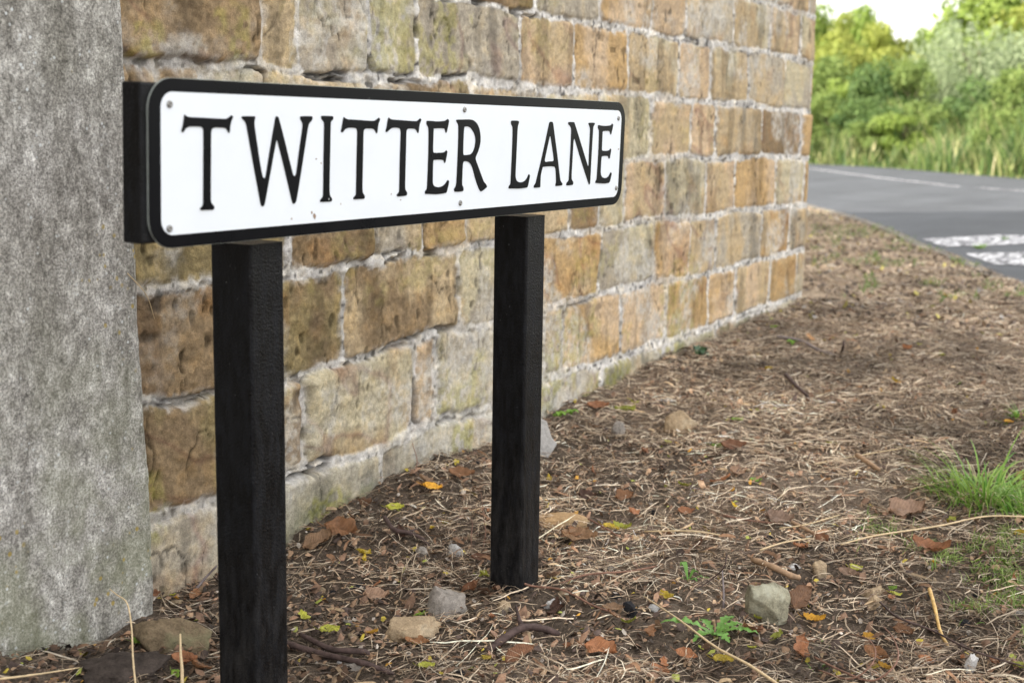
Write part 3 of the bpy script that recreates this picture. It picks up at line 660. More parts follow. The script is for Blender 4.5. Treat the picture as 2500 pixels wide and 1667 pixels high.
# crumbs: broken leaf bits and soil lumps
def crumbs(n, smin, smax, cols, wts, pw=1.5, x0=.95, x1=6.6, y1=1.555):
    P = sample(n, x0, x1, pw, y1=y1); s = RS.uniform(smin, smax, n); K = 5
    ang = (np.arange(K)/K*2*math.pi)[None]+RS.uniform(0, 6.28, (n, 1)); rad = s[:, None]*RS.uniform(.45, 1, (n, K))
    dx, dy = rad*np.cos(ang), rad*np.sin(ang)*RS.uniform(.4, 1, (n, 1))
    tx, ty = RS.normal(0, .45, (n, 1)), RS.normal(0, .45, (n, 1)); X = P[:, :1]+dx; Y = np.where(P[:, :1] < 5.3, np.minimum(P[:, 1:]+dy, WALL_Y-.003), P[:, 1:]+dy)
    Z = gz(P[:, 0], P[:, 1])[:, None]+.003+s[:, None]*.35+dx*tx+dy*ty+RS.uniform(-.15, .15, (n, K))*s[:, None]
    rim = np.stack([X, Y, Z], -1); cen_ = rim.mean(1, keepdims=True)+np.array([0, 0, 1])*(s*.25)[:, None, None]
    V = np.concatenate([rim, cen_], 1).reshape(-1, 3); f = np.array([[k, (k+1) % K, K] for k in range(K)])
    Fc = (f[None]+(np.arange(n)*(K+1))[:, None, None]).reshape(-1, 3)
    return V, Fc, np.repeat(tone_(P, pick(n, cols, wts)), K+1, 0)
cr = join([crumbs(9000, .008, .022, [(.33, .26, .19), (.17, .13, .105), (.40, .31, .22), (.07, .058, .05), (.50, .44, .14), (.30, .28, .26)], [4, 4, 2.5, 2.2, .5, .9], .6, 4.6, 12.6, 3.9),
           crumbs(24000, .003, .008, [(.26, .17, .11), (.14, .10, .075), (.36, .25, .16), (.06, .048, .04), (.42, .37, .32)], [3, 4, 2.4, 2.6, .9]),
           crumbs(3400, .006, .015, [(.29, .18, .12), (.20, .125, .085), (.09, .065, .055), (.42, .28, .18)], [3, 3, 3, 1]),
           crumbs(620, .005, .011, [(.50, .40, .07), (.40, .44, .10), (.55, .30, .06)], [2, 2, 1])])
MCR = m_attr('leaf crumbs', .85, .2, 0., 120, .35)
o = link('leaf_crumbs', mesh_np('leaf_crumbs', *cr), MCR); tag(o, 'broken leaf crumbs and soil lumps scattered between the straw', 'leaf litter', kind='stuff')

# ------------------------------------------------------------------ fallen leaves
def leaf_mesh(name, L, Wd, lobes, curl, bend, seed, stem=True):
    rs = np.random.RandomState(seed); nt_, nw = 15, 7; bm = bmesh.new(); g = []
    for i in range(nt_):
        t = i/(nt_-1); w_ = Wd/2*(math.sin(math.pi*min(1, t**.85*1.0))**.75)*(1-.25*t)+.0006
        if lobes: w_ *= .62+.38*abs(math.cos(t*math.pi*lobes))
        w_ *= 1+.16*rs.uniform(-1, 1)
        rw = []
        for j in range(nw):
            s = (j/(nw-1)-.5)*2; x = (t-.45)*L; y = s*w_+.12*Wd*math.sin(t*3)*rs.uniform(.8, 1.2)
            if lobes: x += abs(s)*L*.07*math.cos(t*math.pi*lobes)
            z = curl*.55*Wd*(abs(s)**1.6)*(.3+.9*t)*(1 if s > 0 else .35)+bend*.5*L*(t-.45)**2*2+rs.uniform(-1, 1)*.0016+.06*Wd*math.sin(s*5+t*6+seed)-.03*Wd*(1-abs(s))+.04*Wd*math.sin(t*9+s*3)
            rw.append(bm.verts.new((x, y, z)))
        g.append(rw)
    for i in range(nt_-1):
        for j in range(nw-1): bm.faces.new([g[i][j], g[i+1][j], g[i+1][j+1], g[i][j+1]])
    if stem:
        p = None
        for k in range(5):
            x = -.45*L-k*L*.07; r_ = .0006; q = [bm.verts.new((x, r_*math.cos(a)+k*k*.0003, .002*k*.4+r_*math.sin(a))) for a in (0, 2.1, 4.2)]
            if p:
                for a in range(3): bm.faces.new([p[a], p[(a+1) % 3], q[(a+1) % 3], q[a]])
            p = q
    return bm_mesh(name, bm)
def lm(nm, c, sh=.6):
    m, n, b = mat(nm, sh, .3); co = ocoords(n); f = noise(n, co, 110, 5, .7); x = nd(n, 'ShaderNodeSeparateXYZ'); n.links.new(co, x.inputs[0])
    ay = nd(n, 'ShaderNodeMath', operation='ABSOLUTE'); n.links.new(x.outputs['Y'], ay.inputs[0])
    m1 = nd(n, 'ShaderNodeMath', operation='MULTIPLY'); n.links.new(ay.outputs[0], m1.inputs[0]); m1.inputs[1].default_value = .9
    sb = nd(n, 'ShaderNodeMath', operation='SUBTRACT'); n.links.new(x.outputs['X'], sb.inputs[0]); n.links.new(m1.outputs[0], sb.inputs[1])
    fr = nd(n, 'ShaderNodeMath', operation='PINGPONG'); n.links.new(sb.outputs[0], fr.inputs[0]); fr.inputs[1].default_value = .0024
    ve = ramp(n, fr.outputs[0], [(.0, .62), (.0007, 1.)]); mid = ramp(n, ay.outputs[0], [(.0003, (1.25, 1.2, 1.1)), (.0009, (1., 1., 1.))])
    oi = nd(n, 'ShaderNodeObjectInfo'); rv = ramp(n, oi.outputs['Random'], [(0., (.55, .55, .58)), (.5, (1., .95, .9)), (1., (1.3, 1.22, 1.1))])
    cc = mul(n, ramp(n, f, [(.3, tuple(v*.6 for v in c)), (.5, c), (.7, tuple(min(1, v*1.35) for v in c))]), ve, .55); cc = mul(n, cc, mid, .6); cc = mul(n, cc, rv)
    n.links.new(cc, b.inputs['Base Color']); bump(n, b, [(f, .0012), (fr.outputs[0], .6)], strength=.5)
    t = nd(n, 'ShaderNodeBsdfTranslucent'); n.links.new(cc, t.inputs[0]); mx = nd(n, 'ShaderNodeMixShader'); mx.inputs[0].default_value = .18
    n.links.new(b.outputs[0], mx.inputs[1]); n.links.new(t.outputs[0], mx.inputs[2]); n.links.new(mx.outputs[0], n.nodes['Material Output'].inputs[0]); return m
LM = dict(br=lm('brown leaf', (.26, .14, .075)), rb=lm('red brown leaf', (.38, .185, .10)), tb=lm('tan leaf', (.48, .30, .17)), dk=lm('dark leaf', (.14, .075, .05)), pk=lm('pinkish brown leaf', (.40, .27, .19)),
          ye=lm('yellow leaf', (.66, .50, .06)), oy=lm('orange yellow leaf', (.68, .38, .05)), gr=lm('green leaf', (.20, .34, .05)), yg=lm('yellow green leaf', (.44, .47, .08)))
SHP = [(.050, .028, 0, .25, .3), (.060, .034, 0, .45, .5), (.045, .032, 3, .3, .4), (.055, .040, 3, .5, .2), (.040, .018, 0, .7, .8), (.034, .026, 2, .2, .3), (.070, .036, 0, .15, -.25)]
LMESH = {}
def leaf_me(shape, mk):
    k = (shape, mk)
    if k not in LMESH:
        a = SHP[shape]; me = leaf_mesh('leaf', *a, seed=shape*7+hash(mk) % 5 if False else shape*7+len(mk)*3); me.materials.append(LM[mk])
        me.polygons.foreach_set('use_smooth', [True]*len(me.polygons)); LMESH[k] = me
    return LMESH[k]
def put_leaf(x, y, shape, mk, sc, az, tx=0., ty=0., lift=.010, label=None, group=None, name='fallen_leaf'):
    o = bpy.data.objects.new(name, leaf_me(shape, mk)); COL.objects.link(o)
    o.location = (x, y, float(gz(x, y))+lift); o.rotation_euler = (tx, ty, az); o.scale = (sc,)*3
    return tag(o, label, 'leaf', group)
def px_len(dx, dy, n):                      # metres covered by n picture px at that ground point
    p = G(dx, dy)-CAM; return n*float(p@fw)/3073.
NL = [  # notable leaves: picture x, y, length in px, shape, material, azimuth, tilts, label
 (1190, 1523, 80, 6, 'rb', .5, .5, -.3, 'large smooth rust brown leaf tilted up at the bottom edge of the ground'),
 (1375, 1512, 85, 3, 'rb', -.4, .2, .1, 'crinkled reddish brown leaf at the bottom, left of the yellow one'),
 (1405, 1410, 55, 0, 'tb', .1, .1, .1, 'tan oval leaf lying beside a black lump of coal'),
 (1078, 1372, 70, 3, 'rb', -1.0, .35, -.3, 'cupped pinkish brown leaf behind the grey stone between the posts'),
 (955, 1487, 60, 0, 'br', -.2, .1, .1, 'dark brown leaf poking out below the flat tan stone'),
 (860, 1385, 68, 2, 'pk', .4, .2, .2, 'torn pinkish brown leaf on soil between the two posts'),
 (728, 1265, 80, 3, 'tb', .3, .2, -.3, 'ochre lobed leaf beside the near post, below the wall'),
 (838, 1282, 48, 2, 'ye', 1.1, .1, .4, 'bright yellow torn leaf hanging between the posts below the twig'),
 (990, 1160, 50, 2, 'oy', .3, .1, .3, 'orange yellow lobed leaf at the wall foot'),
 (905, 1178, 45, 2, 'yg', .1, .1, .1, 'pale yellow green leaf left of the orange one at the wall foot'),
 (1055, 1105, 62, 1, 'br', .2, .3, .2, 'brown leaf near the wall foot beside the far post'),
 (975, 1118, 48, 1, 'tb', .9, .3, .5, 'tan upright leaf curling above the twigs at the wall foot'),
 (780, 1240, 90, 2, 'br', -.3, .4, .1, 'broad crumpled brown leaf right of the near post'),
 (1100, 1295, 45, 1, 'dk', .3, .2, .2, 'small dark brown leaf left of the far post base'),
 (1150, 1318, 55, 4, 'tb', -.7, .2, .6, 'curled brown leaf propped against the far post base'),
 (1325, 1245, 85, 1, 'tb', -.2, .15, .1, 'orange tan leaf right of the far post, the left of a pair'),
 (1400, 1222, 42, 5, 'ye', .2, .2, .3, 'golden yellow folded leaf on the straw right of the far post'),
 (1425, 1222, 44, 4, 'yg', -.4, .1, .2, 'thin yellow leaf just right of the golden folded leaf'),
 (1325, 1240, 60, 3, 'br', .5, .1, .2, 'brown crinkled leaf in front of the orange tan stone'),
 (1455, 1190, 38, 2, 'rb', .8, .4, .3, 'small upright rust leaf on straw between post and green weed'),
 (1572, 1185, 45, 1, 'rb', .4, .3, .2, 'rust coloured leaf arched over a twig in mid ground'),
 (1680, 1040, 60, 1, 'rb', .1, .3, .1, 'wide rust leaf lying right of the round tan stone'),
 (1648, 1030, 38, 5, 'gr', .1, .1, .1, 'small light green leaf right of the round tan stone'),
 (1482, 1052, 32, 2, 'rb', 1.3, .5, .2, 'stubby rust leaf left of the round tan stone'),
 (1345, 1153, 48, 2, 'dk', .2, .3, .2, 'dark red brown leaf in mid ground left of a long twig'),
 (1430, 1158, 50, 3, 'br', .4, .5, .1, 'deep brown leaf standing on edge in the mid ground'),
 (1785, 1208, 75, 2, 'pk', .1, .2, .2, 'greyish pink leaf at the right, behind the small tan cobble'),
 (2075, 1195, 100, 3, 'pk', .2, .2, .1, 'large pale brown lobed leaf at the edge of the green turf'),
 (2130, 1275, 85, 4, 'rb', -.5, .2, .2, 'long rust leaf lying below the long pale straw'),
 (1885, 1252, 42, 2, 'rb', -.9, .4, .2, 'small rust leaf standing by a brown twig at the right'),
 (1842, 1398, 100, 6, 'br', .9, .6, -.2, 'large ribbed brown leaf leaning against the notched rock'),
 (1865, 1420, 28, 5, 'yg', .3, .2, .1, 'little yellow leaf resting on the ribbed brown leaf'),
 (1865, 1425, 50, 4, 'oy', -.2, .3, .2, 'small orange curl just right of the notched rock'),
 (1655, 1530, 52, 5, 'ye', .2, .2, .2, 'pale yellow squarish leaf at the bottom below the dandelion'),
 (2010, 1312, 0, 0, 'tb', 0, 0, 0, ''),
 (1962, 1313, 38, 5, 'yg', .5, .4, .3, 'yellow green leaf beside the thin brown stem at the right'),
 (2048, 1363, 28, 5, 'gr', .6, .2, .1, 'fresh green leaf right of the pair of tan stones'),
 (1945, 1330, 50, 1, 'pk', -.5, .2, .2, 'pinkish tan leaf above the pair of tan stones'),
 (2008, 1520, 65, 1, 'br', -.7, .3, .3, 'brown leaf inside the loops of dark twig'),
 (2030, 1545, 38, 4, 'oy', -.6, .2, .3, 'thin orange leaf under the loops of dark twig'),
 (1995, 1478, 42, 2, 'oy', .2, .2, .2, 'mustard yellow leaf above the loops of dark twig'),
 (2070, 1465, 50, 3, 'br', -.2, .3, .3, 'brown cupped leaf right of the mustard yellow one'),
 (2340, 1540, 40, 5, 'yg', -.6, .2, .1, 'light green leaf in the bottom right corner'),
 (1290, 1440, 0, 0, 'tb', 0, 0, 0, ''),
 (1115, 1525, 32, 5, 'ye', .9, .3, .3, 'little yellow leaf at the bottom left of the large rust leaf'),
 (1155, 1590, 60, 1, 'tb', -.6, .3, .2, ''),
 (752, 1462, 46, 5, 'yg', .2, .3, .1, 'lime green leaf near the foot of the near post'),
 (975, 1543, 40, 5, 'yg', .1, .2, .1, 'lime green leaf at the bottom between the posts'),
 (418, 1297, 28, 5, 'ye', .3, 1.0, .1, 'bright yellow leaf caught at the foot of the wall, left of the near post'),
 (318, 1490, 45, 5, 'gr', .2, .5, .1, 'round green leaf behind the upright dry stem'),
 (160, 1465, 75, 3, 'tb', .2, .3, .3, 'papery tan leaf at the foot of the grey pier'),
 (222, 1428, 65, 1, 'br', .2, .2, .1, 'flat brown leaf against the grey pier'),
 (108, 1480, 28, 4, 'ye', .6, .3, .3, 'small yellow curl near the left edge below the pier'),
 (420, 1530, 60, 1, 'rb', .1, .3, .2, 'rust leaf at the bottom, left of the near post'),
 (350, 1380, 36, 2, 'rb', .5, .5, .1, 'small rust leaf above the wide brown stone'),
 (1690, 975, 28, 5, 'gr', .1, .1, .1, 'tiny green leaf in the far litter'),
 (1430, 952, 50, 5, 'yg', .2, .1, .1, 'yellow green leaf beside the wall foot in the distance'),
 (1370, 945, 52, 1, 'rb', -.1, .2, .1, 'orange brown leaf at the wall foot in the distance'),
]
for x, y, n, shp, mk, az, tx, ty, lab in NL:
    if not n or not lab: continue
    p = G(x, y); L = px_len(x, y, n)
    put_leaf(p[0], p[1], shp, mk, L/SHP[shp][0]/1.02, PSI-math.pi/2+az, tx, ty, .006+L*.10+abs(math.sin(tx))*SHP[shp][1]*.35*L/SHP[shp][0], lab)
GR = dict(br=('small brown dead leaf lying loose among the dry grass', 'small brown leaves scattered over the ground'),
          ye=('tiny yellow fallen leaf lying loose among the dry grass', 'tiny yellow leaves scattered over the ground'),
          gr=('tiny green fallen leaf lying loose among the dry grass', 'tiny green leaves scattered over the ground'))
for cls, n, mks, shs, s0, s1 in (('br', 150, ['br', 'rb', 'tb', 'dk', 'pk', 'rb', 'tb'], [0, 1, 2, 3, 4, 5], .25, .72), ('ye', 62, ['ye', 'oy', 'yg'], [2, 4, 5], .3, .62), ('gr', 26, ['gr', 'yg'], [2, 5], .4, .7)):
    P = sample(n, 1.25, 6., 1.25)
    for k, (x, y) in enumerate(P):
        mk = random.choice(mks)
        put_leaf(float(x), float(min(y, 1.53)), random.choice(shs), mk, random.uniform(s0, s1)*(1+.05*x), random.uniform(0, 6.28), random.gauss(0, .3), random.gauss(0, .3), .010, GR[cls][0], GR[cls][1])

# ------------------------------------------------------------------ stones
RK = dict(green=m_rock('lichened rock', (.25, .235, .17), .55, 1.5, (.50, .50, .40), .5, 70), brown=m_rock('brown stone', (.165, .125, .08), .7, 1.3, (.2, .21, .12), .5, 60),
          tan=m_rock('tan stone', (.38, .29, .19), .7, 1.25, (.45, .40, .30), .4, 80), grey=m_rock('grey stone', (.27, .245, .22), .65, 1.3, (.38, .34, .30), .5, 90),
          white=m_rock('pale flint', (.52, .51, .50), .75, 1.2, (.70, .70, .70), .6, 120), dark=m_rock('dark clod', (.045, .036, .031), .5, 1.6, (.10, .08, .07), .4, 60), coal=m_rock('coal', (.02, .02, .022), .5, 2., (.10, .10, .11), .3, 140),
          orange=m_rock('sandy stone', (.42, .28, .15), .8, 1.2, (.48, .38, .25), .4, 80))
def rock_mesh(seed, dims, cuts=6, rough=.13, sub=4):
    cuts += 4
    rs = np.random.RandomState(seed); bm = bmesh.new(); bmesh.ops.create_icosphere(bm, subdivisions=sub, radius=1)
    pl = []
    for _ in range(cuts):
        v = rs.normal(size=3); v /= np.linalg.norm(v); pl.append((v, rs.uniform(.42, .8)))
    for v in bm.verts:
        p = np.array(v.co)
        for nrm, d in pl:
            e = p@nrm-d
            if e > 0: p = p-nrm*e*.92
        q = Vector(p); nz_ = mnoise.fractal(q*1.6+Vector((seed*3.1, 0, 0)), 1, 2, 5)*rough+mnoise.fractal(q*6+Vector((seed, 2, 0)), 1, 2, 3)*rough*.25
        q = q*(1+nz_); v.co = Vector((q.x*dims[0]/2, q.y*dims[1]/2, q.z*dims[2]/2))
    A_ = np.array([v.co for v in bm.verts]); lo_, hi_ = A_.min(0), A_.max(0)
    for v in bm.verts: v.co = Vector([((v.co[i]-lo_[i])/(hi_[i]-lo_[i])-.5)*dims[i] for i in range(3)])
    me = bm_mesh('rock', bm); me.polygons.foreach_set('use_smooth', [True]*len(me.polygons)); return me
ST = [ # x, y of centre, width px, height px, depth ratio, material, seed, turn, label, category
 ('stone', 1760, 1388, 94, 100, .9, 'green', 3, .4, 'notched grey green lichened rock at the lower right', 1),
 ('stone', 393, 1447, 176, 96, .6, 'brown', 12, 0., 'wide rounded brown stone at the foot of the grey pier beside the near post', 4),
 ('stone', 1020, 1378, 88, 78, .8, 'grey', 5, .9, 'pointed pinkish grey stone between the two posts', 6),
 ('stone', 950, 1440, 135, 72, .8, 'tan', 21, .3, 'flat tan stone half buried in front of the pointed grey one', 6),
 ('stone', 1563, 977, 72, 58, .9, 'tan', 9, 0., 'round tan cobble right of the far post, out towards the wall corner', 3),
 ('stone', 1883, 1299, 40, 38, .9, 'tan', 17, .3, 'small tan cobble to the upper right of the notched rock', 5),
 ('stone', 1156, 1394, 34, 28, .9, 'tan', 25, .3, 'small cream pebble in front of the far post', 5),
 ('stone', 1045, 1262, 38, 40, .8, 'white', 31, .3, 'cream white pebble in the soil left of the far post', 7),
 ('stone', 968, 1273, 30, 26, .9, 'grey', 33, .3, 'dark grey pebble left of the cream white pebble', 4),
 ('stone', 1290, 1196, 120, 40, .6, 'orange', 35, 0., 'flat sandy orange stone half buried right of the far post', 5),
 ('stone', 2008, 1356, 56, 34, .8, 'tan', 37, .2, 'flat pale tan stone at the right, upper of a touching pair', 4),
 ('stone', 2010, 1382, 42, 34, .8, 'tan', 38, .9, 'blunt tan stone at the right, lower of a touching pair', 5),
 ('stone', 2228, 1526, 34, 44, .8, 'white', 41, .2, 'cream and pink flint near the bottom right corner', 7),
 ('stone', 1526, 918, 52, 16, .7, 'white', 43, .0, 'thin pale flake of stone in the far litter', 4),
 ('stone', 1420, 985, 34, 38, .6, 'grey', 45, .4, 'small upright grey stone near the wall foot', 6),
 ('stone', 1272, 1383, 44, 26, .8, 'white', 47, .1, 'whitish chip right of the far post base', 5),
 ('stone', 1480, 1328, 40, 22, .8, 'grey', 49, -.3, 'pale grey chip left of the green sprout', 5),
 ('stone', 1268, 1318, 24, 18, .8, 'orange', 51, -.3, 'tiny cream pebble touching the far post', 5),
 ('stone', 285, 1533, 190, 85, .8, 'dark', 53, .2, 'dark crumbly clod of soil at the bottom left', 4),
 ('coal', 1450, 1398, 34, 42, .8, 'coal', 55, .5, 'black lump of coal left of the dandelion', 8),
 ('stone', 1825, 1300, 36, 20, .8, 'white', 57, .1, 'white speckled chip left of the small tan cobble', 5),
 ('coal', 2215, 1425, 30, 26, .8, 'coal', 59, .1, 'black lump right of the thick straw coloured stick', 7),
 ('coal', 835, 1460, 50, 24, .8, 'coal', 61, .1, 'blackened flat lump near the lime green leaf', 6),
 ('coal', 830, 1345, 44, 24, .8, 'coal', 62, .3, 'charred black lump between the posts', 6),
 ('stone', 1607, 1212, 0, 0, .8, 'coal', 63, .1, '', 6),
 ('stone', 1500, 1180, 34, 26, .8, 'coal', 64, .1, '', 6),
 ('stone', 805, 1525, 50, 34, .8, 'grey', 65, .1, 'grey stone behind the thick dark root at the bottom', 5),
 ('stone', 1480, 778, 0, 0, 1, 'grey', 66, 0, '', 5),
]
for nm, x, y, wp, hp, dr, mk, sd_, az, lab, cuts in ST:
    if not wp or not lab: continue
    yc = y+hp*.5-.17*dr*wp; p = G(x, yc); wd = px_len(x, yc, wp); hg = px_len(x, yc, max(.45*hp, hp-.34*dr*wp))
    kf = 1.08; me = rock_mesh(sd_, (wd*kf, wd*dr*kf, hg*2.0), cuts, .26 if mk == 'dark' else .15, sub=5); me.name = nm; me.materials.append(RK[mk])
    o = bpy.data.objects.new(nm, me); COL.objects.link(o); q = p.copy()
    if lab.startswith('wide rounded'): q[1] = min(q[1], 1.505-wd*dr*.38)
    o.location = (q[0], q[1], float(gz(q[0], q[1]))+hg*(.30 if mk == 'green' else .12)); o.rotation_euler = (math.pi if mk == 'green' else 0, 0, PSI-math.pi/2+az)
    tag(o, lab, 'lump of coal' if nm == 'coal' else 'stone')
PB = [(rock_mesh(100+k, (1, .8, .6), 4, .10, 3), mk) for k, mk in enumerate(['grey', 'tan', 'white', 'coal', 'grey', 'tan'])]
for me, mk in PB: me.name = 'pebble'; me.materials.append(RK[mk])
PL = dict(grey=('small grey pebble lying in the dry litter', 'small grey pebbles in the litter'), tan=('small tan pebble lying in the dry litter', 'small tan pebbles in the litter'),
          white=('small white chip lying in the dry litter', 'small white chips in the litter'), coal=('small black crumb lying in the dry litter', 'small black crumbs in the litter'))
for x, y in sample(150, 1.25, 6.2, 1.2):
    me, mk = random.choice(PB); o = bpy.data.objects.new('pebble', me); COL.objects.link(o); s = random.uniform(.009, .024)
    y = min(y, 1.54); o.location = (x, y, float(gz(x, y))+s*.1); o.scale = (s, s, s); o.rotation_euler = (random.uniform(-.3, .3), random.uniform(-.3, .3), random.uniform(0, 6.3)); tag(o, PL[mk][0], 'pebble', PL[mk][1])

# ------------------------------------------------------------------ sticks, twigs, straws
def tube_bm(bm, pts, rad, seg=8, jit=.12, seed=1):
    pts = [Vector(p) for p in pts]; rs = np.random.RandomState(seed); prev = None; n = len(pts)
    for k, p in enumerate(pts):
        t = (pts[min(k+1, n-1)]-pts[max(k-1, 0)]).normalized(); a = t.cross(Vector((0, 0, 1)))
        if a.length < .1: a = t.cross(Vector((1, 0, 0)))
        a.normalize(); b = a.cross(t); r_ = rad[k]
        ring = [bm.verts.new(p+(a*math.cos(q)+b*math.sin(q))*r_*(1+rs.uniform(-jit, jit))) for q in np.linspace(0, 2*math.pi, seg+1)[:-1]]
        if prev:
            for i in range(seg): bm.faces.new([prev[i], prev[(i+1) % seg], ring[(i+1) % seg], ring[i]])
        else: bm.faces.new(list(reversed(ring)))
        prev = ring
    bm.faces.new(prev)
def dens_pts(P, n=6):
    P = [np.array(p, float) for p in P]; P = [P[0]*2-P[1]]+P+[P[-1]*2-P[-2]]; out = []
    for i in range(1, len(P)-2):
        for k in range(n):
            t = k/n; out.append(.5*((2*P[i])+(-P[i-1]+P[i+1])*t+(2*P[i-1]-5*P[i]+4*P[i+1]-P[i+2])*t*t+(-P[i-1]+3*P[i]-3*P[i+1]+P[i+2])*t**3))
    return out+[P[-2]]
TW = dict(dark=m_plain('dark bark', (.075, .05, .045), .8, .3, 80, .55, .0012), brown=m_plain('brown twig', (.22, .12, .085), .75, .3, 90, .4, .0008), grey=m_plain('grey twig', (.20, .17, .17), .8, .3, 90, .35, .0008),
          tan=m_plain('tan stick', (.36, .24, .15), .75, .3, 90, .35, .001), straw=m_plain('straw', (.62, .48, .29), .55, .4, 120, .2, .0003), gold=m_plain('golden stick', (.58, .38, .14), .6, .4, 100, .35, .0008))
SK = [ # points (picture x, y, lift mm), radius px start/end, material, label, category
 ([(883, 1190, 18), (905, 1222, 12), (935, 1228, 10), (965, 1240, 6), (985, 1258, 3)], 8, 6, 'dark', 'short bent dark stick with rough bark between the posts', 'stick', 7),
 ([(655, 1482, 6), (740, 1508, 9), (830, 1528, 9), (905, 1553, 4)], 12, 9, 'dark', 'long thick dark root at the bottom edge between the posts', 'root', 0),
 ([(690, 1462, 6), (760, 1492, 12), (830, 1502, 10), (845, 1508, 4)], 9, 12, 'dark', 'shorter thick dark root above the long one', 'root', 0),
 ([(1120, 1502, 4), (1160, 1470, 10), (1200, 1448, 14), (1240, 1448, 14), (1285, 1462, 5)], 15, 12, 'dark', 'thick bent black branch in front of the far post', 'branch', 9),
 ([(1783, 776, 10), (1840, 792, 10), (1880, 800, 12), (1915, 818, 6)], 6, 4, 'grey', 'long crooked grey branch near the corner of the wall', 'branch', 0),
 ([(1932, 818, 0), (1935, 800, 35), (1936, 790, 55)], 5, 4, 'dark', 'short dark stub sticking up at the end of the grey branch', 'stick', 0),
 ([(1803, 876, 12), (1828, 892, 12), (1857, 917, 6)], 7, 5, 'dark', 'short straight dark stick in the far litter', 'stick', 0),
 ([(1728, 1290, 8), (1775, 1308, 12), (1815, 1326, 10), (1838, 1332, 6)], 11, 10, 'tan', 'thick tan brown stick above the notched rock', 'stick', 0),
 ([(1968, 1048, 14), (1985, 1062, 12), (2020, 1084, 8)], 10, 7, 'tan', 'stubby pale brown stick left of the green grass tuft', 'stick', 0),
 ([(2133, 1350, 22), (2145, 1400, 14), (2160, 1445, 10), (2178, 1490, 4)], 7, 5, 'gold', 'thick golden stick at the lower right', 'stick', 0),
 ([(1800, 1195, 6), (1850, 1220, 9), (1895, 1245, 7)], 7, 6, 'tan', 'brown stick leading to the small rust leaf', 'stick', 0),
 ([(2020, 1388, 8), (2060, 1425, 22), (2140, 1455, 20), (2230, 1500, 14), (2352, 1535, 8)], 4, 3, 'dark', 'long thin dark twig running to the lower right corner', 'twig', 4),
 ([(1870, 1515, 6), (1935, 1548, 8), (2000, 1570, 12), (2045, 1545, 26), (2060, 1510, 34), (2048, 1472, 26), (2028, 1445, 12)], 4, 2.5, 'brown', 'thin dark twig curling into an outer loop at the bottom right', 'twig', 0),
 ([(1880, 1545, 6), (1950, 1560, 10), (1995, 1540, 22), (2008, 1505, 30), (1990, 1475, 24), (1950, 1455, 10)], 3, 2.2, 'brown', 'thin twig curling into an inner loop at the bottom right', 'twig', 0),
 ([(1160, 1325, 26), (1215, 1350, 12), (1290, 1365, 12), (1360, 1395, 8), (1402, 1410, 5)], 4.5, 3, 'brown', 'reddish brown twig lying across the far post base', 'twig', 5),
 ([(1285, 1345, 10), (1350, 1325, 14), (1440, 1318, 12), (1510, 1305, 8)], 3.2, 4, 'brown', 'thin reddish twig right of the far post', 'twig', 0),
 ([(1335, 1188, 8), (1390, 1218, 12), (1430, 1238, 6)], 3.5, 3, 'brown', 'short brown twig in the mid ground beyond the far post', 'twig', 0),
 ([(1660, 1185, 8), (1720, 1200, 10), (1800, 1208, 6)], 4, 3, 'brown', 'level brown twig in the mid ground', 'twig', 0),
 ([(1665, 1290, 70), (1660, 1315, 50), (1635, 1335, 20), (1600, 1358, 6)], 2.6, 2, 'dark', 'thin dark twig rising above the green sprout', 'twig', 0),
 ([(445, 1365, 4), (470, 1342, 20), (500, 1312, 45)], 5, 4, 'grey', 'pale grey twig leaning beside the near post', 'twig', 0),
 ([(1930, 1256, 10), (2010, 1236, 16), (2150, 1215, 22), (2260, 1198, 26), (2360, 1188, 26)], 3.4, 3, 'straw', 'long pale straw crossing the turf at the right', 'straw', 0),
 ([(1478, 1375, 10), (1560, 1432, 24), (1640, 1492, 24), (1720, 1535, 18), (1800, 1580, 10)], 2.4, 5, 'straw', 'long golden straw slanting down past the dandelion', 'straw', 0),
 ([(0, 1568, 22), (70, 1560, 26), (130, 1550, 20), (192, 1538, 6)], 4.5, 2.5, 'straw', 'bleached straw in the bottom left corner', 'straw', 0),
 ([(1745, 1268, 10), (1800, 1252, 22), (1860, 1240, 16)], 3.4, 2.6, 'straw', 'pale straw above the thick tan brown stick', 'straw', 0),
 ([(1480, 1225, 8), (1590, 1222, 14), (1660, 1228, 8)], 2.8, 2.4, 'straw', 'level pale straw in the mid ground', 'straw', 0),
 ([(1790, 1218, 6), (1850, 1210, 12), (1930, 1188, 8)], 2.6, 2.2, 'straw', 'wavy pale straw right of the greyish pink leaf', 'straw', 0),
 ([(2090, 1128, 8), (2160, 1112, 14), (2230, 1100, 10)], 2.4, 2., 'straw', 'short pale straw in front of the green tuft', 'straw', 0),
 ([(1870, 1070, 8), (1990, 1042, 12), (2070, 1034, 8)], 2.2, 2., 'straw', 'pale straw beyond the stubby brown stick', 'straw', 0),
]
